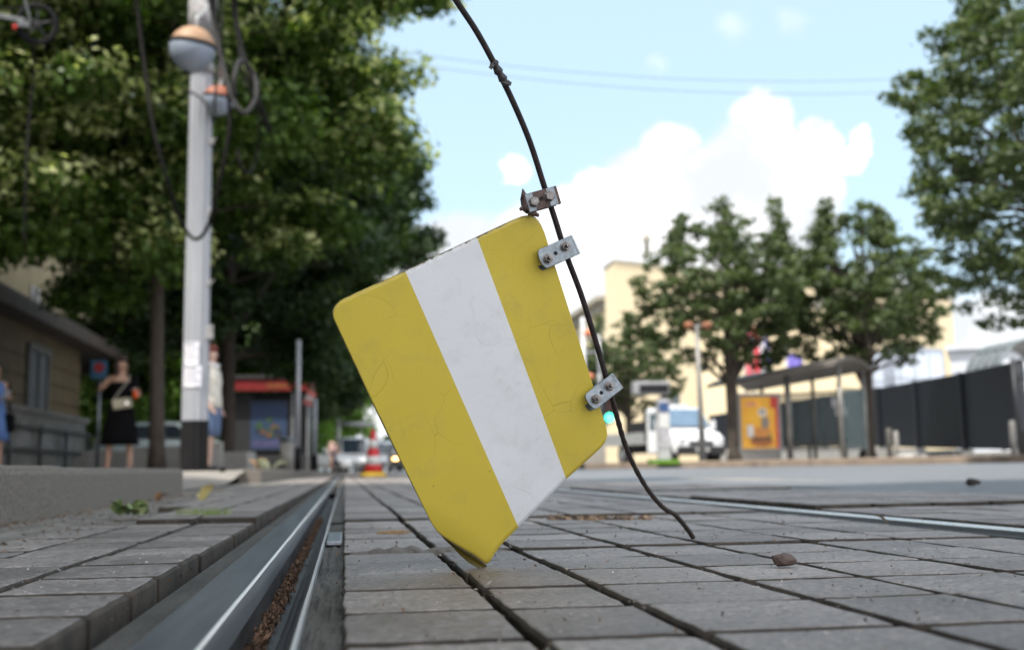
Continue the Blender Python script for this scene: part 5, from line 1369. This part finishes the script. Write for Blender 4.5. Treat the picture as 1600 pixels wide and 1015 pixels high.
obj('screen', box2(NB(), (-40 * k_, -.034, z(612)), (7 * k_, -.022, z(599))), mat('screen_black', (.008, .008, .01), .25), hd)
# white flower-like vents beside the totem foot
LP_ = PZ(1098, 24, ZR); LPO = empty('lamp_post', LP_, 'thin grey lamp post with two orange heads between totem and tree', 'lamp post')
z = lambda py: P(1098, py, 24).z - LP_.z
obj('shaft', tube(NB(), [(0, 0, 0), (0, 0, 1.2), (-.03, 0, z(505))], [.085, .055, .042], 12), M_ALU, LPO)
for s in (-1, 1):
    bm = NB(); rings(bm, [((s * .20, 0, z(505) - .08), .08, .08), ((s * .20, 0, z(505) + .02), .12, .12), ((s * .20, 0, z(505) + .08), .06, .06)], 16); hd = obj('lamp_head', bm, mat('lamp_orange', (.26, .10, .045), .6), LPO)
    obj('arm', tube(NB(), [(-.03, 0, z(505)), (s * .18, 0, z(505) + .02)], .02, 8), M_ALU, hd)
def sigpole(px, d, yt, r, lab):
    b0 = PZ(px, d, ZR); t = empty('signal_pole', b0, lab, 'signal pole', 'poles at the far crossing'); zt_ = P(px, yt, d).z - b0.z
    obj('shaft', tube(NB(), [(0, 0, 0), (0, 0, zt_)], r, 10), mat('signal_pole_white', (.52, .53, .55), .5), t); return t, zt_
t, zt_ = sigpole(916, 32, 492, .07, 'thicker pale signal pole with red ringed lamps right of the plate')
for py in (518, 588):
    zz = P(916, py, 32).z - ZR
    bm = NB(); rings(bm, [((.14, -.05, zz - .08), .10, .10), ((.14, -.05, zz + .05), .17, .15), ((.14, -.05, zz + .12), .05, .05)], 14); obj('lamp_hood', bm, mat('hood_orange', (.62, .22, .12), .5), t)
bm = NB(); tube(bm, [(-.15, 0, P(916, 527, 32).z - ZR), (.55, 0, P(916, 527, 32).z - ZR)], .03, 8); tube(bm, [(-.15, 0, P(916, 548, 32).z - ZR), (.55, 0, P(916, 548, 32).z - ZR)], .03, 8); obj('crossbar', bm, M_POLE, t)
t, zt_ = sigpole(940, 32.5, 520, .055, 'thinner pale signal pole carrying the green light, behind the wire')
zz = P(951, 652, 32.4).z - ZR
bm = NB(); box2(bm, (.03, -.30, zz - .15), (.33, -.08, zz + .75)); sg = obj('signal_box', bm, M_KD, t, bevel=.03)
bm = NB(); tube(bm, [(.19, -.301, zz), (.19, -.33, zz)], .11, 20); obj('green_light', bm, mat('green_lit', (.05, .6, .45), .3, emit=((.08, 1, .62), 2.2)), sg)
bm = NB()
for q in (.27, .54): tube(bm, [(.19, -.301, zz + q), (.19, -.325, zz + q)], .10, 20)
obj('unlit_lens', bm, mat('unlit_lens', (.05, .02, .015), .2), sg)
bm = NB(); box2(bm, (.0, -.08, zz + .2), (.12, .02, zz + .3)); obj('bracket', bm, M_ALU, sg)
t = obj('control_cabinet', box2(NB(), (-.5, -.2, 0), (.35, .2, 1.15)), mat('cabinet_grey', (.28, .27, .25), .7, scale=3, col2=(.20, .19, .17)), bevel=.03); t.location = PZ(925, 31, ZR - .02); tag(t, 'grey control cabinet at the foot of the signal poles', 'cabinet')
struct('verge_grass', box2(NB(), (PZ(1020, 27, 0).x, PZ(1020, 27, 0).y, .14), (PZ(1058, 27, 0).x + .1, PZ(1020, 27, 0).y + .5, .25)), leaf_mat('verge_grass', (.09, .20, .02), (.16, .30, .04)))

# ------------------------------------------------------------------ flatbed truck
dt = 40.0
TK = empty('flatbed_truck', PZ(1072, dt, .16), 'white flatbed truck parked behind the totem, facing the road', 'truck'); TK.rotation_euler = (0, 0, .22)
# local: front towards -y, width along x
prof = [(-1.02, .35), (-1.10, .60), (-1.06, .86), (-.80, 1.06), (-.30, 1.16), (.28, 1.90), (.42, 1.98), (1.10, 2.0), (1.15, 1.9), (1.15, .35)]
bm = NB(); prism(bm, prof, -.95, .95); obj('cab', bm, M_CWHITE, TK, bevel=.09)
bm = NB(); v = [bm.verts.new(p) for p in ((-.84, -.245, 1.27), (.84, -.245, 1.27), (.76, .235, 1.885), (-.76, .235, 1.885))]
o_ = Vector((0, -.055, .045)); 
for q in v: q.co += o_
bm.faces.new(v); obj('windscreen', bm, mat('truck_glass', (.10, .17, .25), .05, spec=.9), TK)
for s in (-1, 1):
    bm = NB(); x_ = s * .957; v = [bm.verts.new(p) for p in ((x_, -.10, 1.18), (x_, .85, 1.18), (x_, .85, 1.80), (x_, .38, 1.80))]; bm.faces.new(v); obj('side_window', bm, M_GLASS, TK)
    bm = NB(); box(bm, (s * .72, -1.03, .80), (.36, .16, .22), Matrix.Rotation(-.25 * s, 3, 'Z')); obj('headlight', bm, M_LAMPG, TK, bevel=.05)
    bm = NB(); box(bm, (s * 1.12, -.05, 1.35), (.16, .12, .34)); box(bm, (s * 1.0, -.02, 1.25), (.18, .03, .03)); obj('mirror', bm, M_CWHITE, TK, bevel=.02)
    for y in (-.45, 3.1):
        bm = NB(); tube(bm, [(s * .72, y, .36), (s * .965, y, .36)], .36, 20); w = obj('wheel', bm, M_TYRE, TK); bm = NB(); tube(bm, [(s * .96, y, .36), (s * .985, y, .36)], .2, 16); obj('rim', bm, M_RIM, w)
bm = NB(); box(bm, (0, -1.09, .44), (1.86, .16, .30)); obj('bumper', bm, M_BUMP, TK, bevel=.04)
bm = NB(); box(bm, (0, -1.10, .70), (.95, .05, .14)); box(bm, (0, -1.125, .705), (.25, .02, .07)); obj('grille', bm, M_BUMP, TK, bevel=.01)
bm = NB(); box(bm, (0, -1.185, .47), (.5, .02, .11)); obj('number_plate', bm, M_CWH, TK)
bm = NB(); box2(bm, (-1.0, 1.25, .72), (1.0, 4.6, .82)); box2(bm, (-1.0, 1.25, .822), (-.96, 4.6, 1.15)); box2(bm, (.96, 1.25, .822), (1.0, 4.6, 1.15)); box2(bm, (-.95, 4.56, .822), (.95, 4.6, 1.15)); obj('flatbed', bm, mat('bed_grey', (.36, .37, .37), .5, .3), TK)
bm = NB(); box2(bm, (-.4, 1.1, .42), (.4, 4.5, .70)); obj('chassis', bm, M_BUMP, TK)
bm = NB(); box2(bm, (-.95, 1.27, .83), (.95, 1.34, 1.9)); box2(bm, (-.85, 1.5, .83), (.85, 2.6, 1.55)); obj('load_rack', bm, M_KD, TK)
bm = NB(); box(bm, (0, .7, 2.06), (1.0, .25, .10)); obj('beacon_bar', bm, mat('beacon_white', (.7, .7, .72), .3), TK, bevel=.04)

# flags and banner hanging on the cream building
def flag(px, d, y0, y1, w, cols, lab, n=3, horiz=True):
    k_ = d / F; p = PZ(px, d, 0); z1, z0 = P(px, y0, d).z, P(px, y1, d).z
    t = empty('flag', Vector((p.x, p.y, ZR)), lab, 'flag', 'flags before the cream building')
    obj('mast', tube(NB(), [(-.06, 0, 0), (-.06, 0, z1 + .3 - ZR)], .04, 8), M_POLE, t)
    bm = NB(); nx2 = 9; ny2 = 3 * 6
    V = [[bm.verts.new((w * k_ * i / nx2 - (0), .12 * math.sin(i * 1.5 + j * .25) * i / nx2, z1 - ZR - (z1 - z0) * j / ny2 - .10 * (i / nx2) * (1 - j / ny2))) for i in range(nx2 + 1)] for j in range(ny2 + 1)]
    for j in range(ny2):
        for i in range(nx2):
            f = bm.faces.new((V[j][i], V[j][i + 1], V[j + 1][i + 1], V[j + 1][i])); f.smooth = True
            f.material_index = int(3 * (j / ny2 if horiz else i / nx2))
    obj('cloth', bm, cols, t)
fr, fw, fbl, fpu = mat('flag_red', (.60, .04, .06), .8), mat('flag_white', (.68, .66, .70), .8), mat('flag_blue', (.07, .07, .38), .8), mat('banner_violet', (.18, .15, .50), .8)
flag(1172, 52, 482, 596, 12, [fr, mat('flag_pink', (.62, .18, .22), .8), fr], 'long narrow red flag hanging behind the open-branched tree', horiz=False)
flag(1186, 52, 505, 596, 26, [fr, fw, fbl], 'red white and blue flag hanging above the shelter roof', horiz=False)
flag(1238, 54, 548, 585, 26, [fpu, fpu, fpu], 'violet banner between the two trees above the shelter')
# ------------------------------------------------------------------ people
def skinned(name, nodes, edges, m, parent, sub=2):
    """nodes: {key: (pos, rx, ry)}; the first is the root. Returns one continuous smooth mesh"""
    keys = list(nodes); ix = {k: i for i, k in enumerate(keys)}
    me = bpy.data.meshes.new(name); me.from_pydata([nodes[k][0] for k in keys], [(ix[a], ix[b]) for a, b in edges], []); me.update()
    o = bpy.data.objects.new(name, me); COL.objects.link(o)
    sk = o.modifiers.new('skin', 'SKIN'); sk.use_smooth_shade = True; sk.branch_smoothing = .3
    lay = me.skin_vertices[0].data if me.skin_vertices else None
    if lay is None:
        bpy.context.view_layer.objects.active = o; bpy.ops.mesh.customdata_skin_add(); lay = me.skin_vertices[0].data
    for k in keys: lay[ix[k]].radius = (nodes[k][1], nodes[k][2])
    lay[0].use_root = True
    sb = o.modifiers.new('sub', 'SUBSURF'); sb.levels = sub; sb.render_levels = sub
    dg = bpy.context.evaluated_depsgraph_get(); dg.update()
    m2 = bpy.data.meshes.new_from_object(o.evaluated_get(dg)); o.modifiers.clear(); old = o.data; o.data = m2; bpy.data.meshes.remove(old)
    m2.materials.clear(); m2.materials.append(m)
    for p in m2.polygons: p.use_smooth = True
    o.parent = parent; return o
M_SKIN = mat('skin', (.42, .25, .18), .5, scale=6, var=.06); M_SKIN2 = mat('skin_pale', (.52, .34, .27), .5, scale=6, var=.06)
def person(loc, rz, lab, pose, skin=None, H=1.66, hair=(.03, .02, .015), hair_len=.12, head_turn=0.0):
    """local frame: faces -y, right hand at -x. pose: elbows, wrists, knees, ankles"""
    t = empty('person', loc, lab, 'person', 'people waiting on the left pavement'); t.rotation_euler = (0, 0, rz)
    k = H / 1.66; V = lambda x, y, z: (x * k, y * k, z * k)
    nd = {'pelvis': (V(0, 0, .92), .135, .10)}; ed = []
    def add(key, par, p, r, r2=None): nd[key] = (V(*p), r * k, (r2 or r) * k); ed.append((par, key))
    add('waist', 'pelvis', (0, 0, 1.05), .108, .085); add('chest', 'waist', (0, .005, 1.22), .125, .095); add('upper', 'chest', (0, .01, 1.34), .105, .075)
    add('neck', 'upper', (0, .005, 1.42), .048); 
    ct, st = math.cos(head_turn), math.sin(head_turn)
    def hd(x, y, z): return (x * ct - y * st, x * st + y * ct, z)
    add('skull_base', 'neck', hd(0, -.002, 1.475), .055, .06); add('mid', 'skull_base', hd(0, -.008, 1.545), .070, .080); add('crown', 'mid', hd(0, .004, 1.61), .062, .072)
    add('chin', 'skull_base', hd(0, -.062, 1.455), .022, .020)
    add('nose', 'mid', hd(0, -.088, 1.525), .011, .012); 
    for s, e in ((-1, 'l'), (1, 'r')):
        add('ear' + e, 'mid', hd(s * .078, .004, 1.535), .010, .018)
        sh = (s * .165, .012, 1.345); el, wr = pose['arm' + e]
        add('sh' + e, 'upper', sh, .052, .048); add('el' + e, 'sh' + e, el, .036); add('wr' + e, 'el' + e, wr, .024)
        d = (Vector(wr) - Vector(el)).normalized(); side = d.cross(Vector((0, 1, 0)) if abs(d.y) < .8 else Vector((0, 0, 1))).normalized(); nrm = d.cross(side)
        pm = Vector(wr) + d * .055; add('palm' + e, 'wr' + e, tuple(pm), .027, .018)
        for f in range(4):
            a = pm + side * (.027 - .018 * f) + d * .03; L_ = (.036, .042, .039, .030)[f]
            add(f'f{f}a{e}', 'palm' + e, tuple(a), .0085); add(f'f{f}b{e}', f'f{f}a{e}', tuple(a + d * L_ * .8 + nrm * .012), .0078); add(f'f{f}c{e}', f'f{f}b{e}', tuple(a + d * L_ * 1.35 + nrm * .030), .0065)
        a = Vector(wr) + d * .03 + side * .034; add('th1' + e, 'wr' + e, tuple(a), .0105); add('th2' + e, 'th1' + e, tuple(a + d * .032 + side * .014), .009); add('th3' + e, 'th2' + e, tuple(a + d * .056 + side * .014 + nrm * .01), .0075)
        kn, an = pose['leg' + e]
        add('hip' + e, 'pelvis', (s * .088, 0, .85), .086); add('kn' + e, 'hip' + e, kn, .056); 
        m_ = (Vector(kn) * .62 + Vector(an) * .38); add('calf' + e, 'kn' + e, (m_.x, m_.y + .015, m_.z), .052); add('an' + e, 'calf' + e, an, .034)
        add('heel' + e, 'an' + e, (an[0], an[1] + .025, .035), .034, .03); add('toe' + e, 'heel' + e, (an[0] + s * .015, an[1] - .12, .028), .036, .024)
    obj_ = skinned('body', nd, ed, skin or M_SKIN, t)
    # eyes and mouth
    bm = NB()
    for s in (-1, 1):
        c = V(*hd(s * .030, -.083, 1.553)); r = bmesh.ops.create_uvsphere(bm, u_segments=8, v_segments=6, radius=.009 * k); bmesh.ops.translate(bm, verts=r['verts'], vec=c)
    obj('eye', bm, mat('eye_dark', (.03, .025, .02), .2), t)
    bm = NB(); r = bmesh.ops.create_uvsphere(bm, u_segments=10, v_segments=6, radius=1); 
    for v in r['verts']: v.co = Vector(V(*hd(v.co.x * .022, -.085 + v.co.y * .006, 1.487 + v.co.z * .006)))
    obj('mouth', bm, mat('lips', (.35, .10, .09), .4), t)
    # hair: a shell over the back and top, falling by hair_len
    bm = NB(); n_, mrows = 20, 11; Rr = []
    for j in range(mrows):
        u_ = j / (mrows - 1); row = []
        for i in range(n_ + 1):
            a = math.radians(-12) + math.radians(204) * i / n_          # from one temple round the back to the other
            if u_ < .6: el_ = math.pi / 2 * (1 - u_ / .6); x, y, z = .084 * math.cos(a) * math.cos(el_), .090 * math.sin(a) * math.cos(el_) - .012 * (1 - u_), 1.56 + .118 * math.sin(el_)
            else: q_ = (u_ - .6) / .4; x, y, z = .084 * math.cos(a) * (1 - .25 * q_), .090 * math.sin(a) * (1 - .15 * q_) + .004, 1.56 - hair_len * q_
            row.append(bm.verts.new(V(*hd(x * (1 + .02 * math.sin(i * 2.3)), y + .01, z + .003 * math.sin(i * 3.1)))))
        Rr.append(row)
    for j in range(mrows - 1):
        for i in range(n_):
            f = bm.faces.new((Rr[j][i], Rr[j + 1][i], Rr[j + 1][i + 1], Rr[j][i + 1])); f.smooth = True
    tube(bm, [V(*hd(0, .06, 1.60)), V(*hd(0, .03, 1.645)), V(*hd(0, -.03, 1.648)), V(*hd(0, -.070, 1.615))], [.04 * k, .048 * k, .045 * k, .02 * k], 10)
    hm = mat('hair_%d' % int(hair[0] * 1000), hair, .6, scale=30, stretch=(1, 1, .1)); ho = obj('hair', bm, hm, t)
    so = ho.modifiers.new('thick', 'SOLIDIFY'); so.thickness = .012; so.offset = 1
    return t, k, nd
def cloth(t, k, name, rs, m, cap=False, seg=28):
    bm = NB()
    R = []
    for (x, y, z, rx, ry) in rs:
        R.append([bm.verts.new(((x + rx * math.cos(a) * (1 + .03 * math.sin(a * 5 + z * 9))) * k, (y + ry * math.sin(a) * (1 + .04 * math.sin(a * 4 + z * 7))) * k, z * k)) for a in [2 * math.pi * i / seg for i in range(seg)]])
    for j in range(len(R) - 1):
        for i in range(seg):
            f = bm.faces.new((R[j][i], R[j][(i + 1) % seg], R[j + 1][(i + 1) % seg], R[j + 1][i])); f.smooth = True
    o = obj(name, bm, m, t); so = o.modifiers.new('thick', 'SOLIDIFY'); so.thickness = .006; so.offset = 1; return o
def shoes(t, nd, m):
    for e in 'lr':
        h_, to = Vector(nd['heel' + e][0]), Vector(nd['toe' + e][0]); bm = NB()
        tube(bm, [h_ + Vector((0, .025, -.005)), h_.lerp(to, .35) + Vector((0, 0, -.003)), h_.lerp(to, .8), to + Vector((0, -.035, -.004))], [.036, .042, .043, .022], 12)
        for v in bm.verts: v.co.z = max(.001, v.co.z * .9)
        obj('shoe', bm, m, t)
std_leg = {'legl': ((-.095, -.01, .49), (-.10, .0, .085)), 'legr': ((.095, -.01, .49), (.10, .0, .085))}
M_BLKCL = mat('black_cloth', (.005, .005, .006), .95, scale=20, spec=.1); 
# woman in black: weight on both feet, right arm folded up to the chest, left holding an orange bottle
pose = dict(std_leg); pose['legl'] = ((-.135, -.01, .49), (-.165, .0, .085)); pose['legr'] = ((.125, -.01, .49), (.145, -.02, .085))
pose['arml'] = ((-.30, -.05, 1.18), (-.15, -.19, 1.30)); pose['armr'] = ((.245, .03, 1.10), (.205, -.17, 1.16))
t, k, nd = person(PZ(186, 16.2, ZS), .15, 'woman in a black dress with a beige crossbody bag, looking to the right', pose, hair=(.05, .032, .024), hair_len=.16, head_turn=1.0)
cloth(t, k, 'dress', [(0, 0, .40, .265, .20), (0, 0, .55, .24, .185), (0, 0, .78, .195, .15), (0, 0, .92, .168, .128), (0, 0, 1.05, .130, .108), (0, -.004, 1.16, .142, .118), (0, -.004, 1.25, .146, .118), (0, 0, 1.30, .125, .10)], M_BLKCL)
cloth(t, k, 'shawl', [(.16, .015, 1.12, .075, .07), (.165, .012, 1.24, .075, .07), (.155, .012, 1.36, .070, .065), (.10, .008, 1.40, .055, .055)], M_BLKCL, seg=16)
shoes(t, nd, mat('sandal_black', (.03, .025, .02), .6))
bg_ = empty('handbag', t.location, 'beige crossbody handbag with a round clasp on the woman in black', 'handbag'); bg_.rotation_euler = (0, 0, .15)
bm = NB(); box(bm, (.02, -.18, .985), (.27, .07, .15), Matrix.Rotation(-.16, 3, 'Y')); obj('bag_body', bm, mat('bag_beige', (.36, .33, .24), .55, scale=8), bg_, bevel=.025)
bm = NB(); tube(bm, smooth_path([(-.10, -.17, 1.04), (-.02, -.16, 1.15), (.08, -.13, 1.30), (.11, -.04, 1.405), (.10, .08, 1.36), (0, .14, 1.15), (-.12, .10, 1.02), (-.12, -.12, 1.02)], 4), .011, 6); obj('strap', bm, mat('bag_strap', (.30, .28, .22), .6), bg_)
bm = NB(); tube(bm, [(.085, -.218, .985), (.085, -.232, .985)], .022, 12); obj('clasp', bm, mat('clasp_bright', (.8, .78, .7), .2, 1.0), bg_)
bt = empty('bottle', t.location + rotz(.15) @ Vector((.20, -.26, 1.05)), 'small orange bottle held by the woman in black', 'bottle')
bm = NB(); rings(bm, [((0, 0, 0), .03, .03), ((0, 0, .10), .032, .032), ((0, 0, .125), .018, .018)], 14); obj('bottle_body', bm, mat('bottle_orange', (.70, .10, .02), .3), bt)
bm = NB(); rings(bm, [((0, 0, .125), .016, .016), ((0, 0, .15), .016, .016)], 12); obj('cap', bm, M_CWH, bt)
# redhead by the pole, turned to the right, arm hanging
pose = {'arml': ((-.21, .03, 1.08), (-.20, -.08, .87)), 'armr': ((.20, .05, 1.10), (.19, -.05, .86)), 'legl': ((-.09, -.03, .49), (-.09, .02, .085)), 'legr': ((.09, .02, .49), (.09, .06, .085))}
t, k, nd = person(PZ(327, 15.2, ZS), 1.25, 'redhead person in a white top and denim shorts standing behind the white pole', pose, skin=M_SKIN2, H=1.68, hair=(.16, .035, .018), hair_len=.07, head_turn=.1)
cloth(t, k, 'top', [(0, 0, .84, .175, .140), (0, 0, .95, .165, .132), (0, 0, 1.06, .150, .125), (0, -.004, 1.20, .165, .135), (0, 0, 1.32, .160, .120), (0, .005, 1.39, .085, .08)], mat('top_cream', (.60, .58, .52), .85, scale=8))
for s in (-1, 1): cloth(t, k, 'sleeve', [(s * .205, .02, 1.18, .058, .062), (s * .19, .015, 1.28, .062, .062), (s * .15, .012, 1.37, .062, .055)], mat('sleeve_pattern', (.10, .12, .16), .85, scale=45, col2=(.42, .42, .44)), seg=16)
cloth(t, k, 'shorts', [(0, 0, .46, .165, .12), (0, 0, .58, .17, .125), (0, 0, .72, .172, .132), (0, 0, .86, .168, .132), (0, 0, .92, .15, .12)], mat('denim_blue', (.045, .075, .15), .85, scale=30, col2=(.10, .15, .26)))
shoes(t, nd, M_BLKCL)
sc_ = empty('scarf', t.location, 'white and dark patterned scarf round the neck of the redhead person', 'scarf')
bm = NB(); M_ = Matrix.Rotation(1.25, 3, 'Z')
tube(bm, [M_ @ (Vector((.085 * math.cos(a), .075 * math.sin(a) - .01, 1.42 + .02 * math.sin(a))) * k) for a in [2 * math.pi * i / 16 for i in range(17)]], .032, 8, cap=False)
obj('cloth', bm, mat('scarf_white', (.72, .72, .72), .85, scale=30), sc_)
# person in blue at the left edge, looking at a phone
pose = {'arml': ((-.22, .0, 1.10), (-.10, -.20, 1.10)), 'armr': ((.22, .0, 1.10), (.12, -.24, 1.12)), 'legl': std_leg['legl'], 'legr': std_leg['legr']}
t, k, nd = person(PZ(-14, 16.0, ZS), .7, 'dark-haired person in a light blue dress holding a phone, cut by the left edge', pose, H=1.60, hair=(.018, .012, .01), hair_len=.10, head_turn=.2)
cloth(t, k, 'dress', [(0, 0, .50, .23, .18), (0, 0, .70, .20, .16), (0, 0, .92, .168, .13), (0, 0, 1.05, .132, .11), (0, -.004, 1.20, .15, .122), (0, 0, 1.32, .135, .105), (0, 0, 1.37, .10, .085)], mat('dress_blue', (.10, .19, .42), .85, scale=14, col2=(.06, .12, .30)))
shoes(t, nd, M_BLKCL)
ph = tag(obj('phone', box(NB(), (0, 0, 0), (.075, .012, .15), Matrix.Rotation(.9, 3, 'X')), mat('phone_pale', (.45, .47, .5), .2)), 'pale phone in the hands of the person in blue', 'phone')
ph.location = t.location + rotz(.7) @ Vector((.02, -.33, 1.12)); ph.rotation_euler = (0, 0, .7)
tb_ = empty('tote_bag', t.location + rotz(.7) @ Vector((.22, -.02, .74)), 'dark shoulder bag hanging beside the person in blue', 'bag')
bm = NB(); box(bm, (0, 0, .0), (.10, .28, .26)); obj('bag_body', bm, M_BLKCL, tb_, bevel=.03)
bm = NB(); tube(bm, [(0, -.08, .12), (-.02, -.03, .55), (-.02, .03, .55), (0, .08, .12)], .012, 6); obj('handle', bm, M_BLKCL, tb_)
# distant pedestrian
pose = {'arml': ((-.22, .0, 1.10), (-.22, -.06, .88)), 'armr': ((.22, .0, 1.10), (.23, -.08, .88)), 'legl': ((-.09, -.10, .50), (-.09, -.05, .085)), 'legr': ((.09, .06, .50), (.09, .20, .10))}
t, k, nd = person(PZ(520, 57, ZS), .3, 'distant pedestrian in a pink top and dark trousers near the parked silver car', pose, H=1.72, hair=(.05, .032, .024), hair_len=.06)
t['group'] = 'pedestrians far down the street'
cloth(t, k, 'shirt', [(0, 0, .88, .165, .13), (0, 0, 1.05, .15, .12), (0, 0, 1.22, .16, .13), (0, 0, 1.36, .13, .10)], mat('shirt_pink', (.60, .38, .36), .85))
for s in (-1, 1): cloth(t, k, 'trouser_leg', [(s * .09, .02 * s, .12, .06, .06), (s * .09, .0, .50, .075, .08), (s * .085, 0, .90, .10, .11)], mat('trousers_dark', (.02, .03, .06), .85), seg=14)
shoes(t, nd, M_BLKCL)
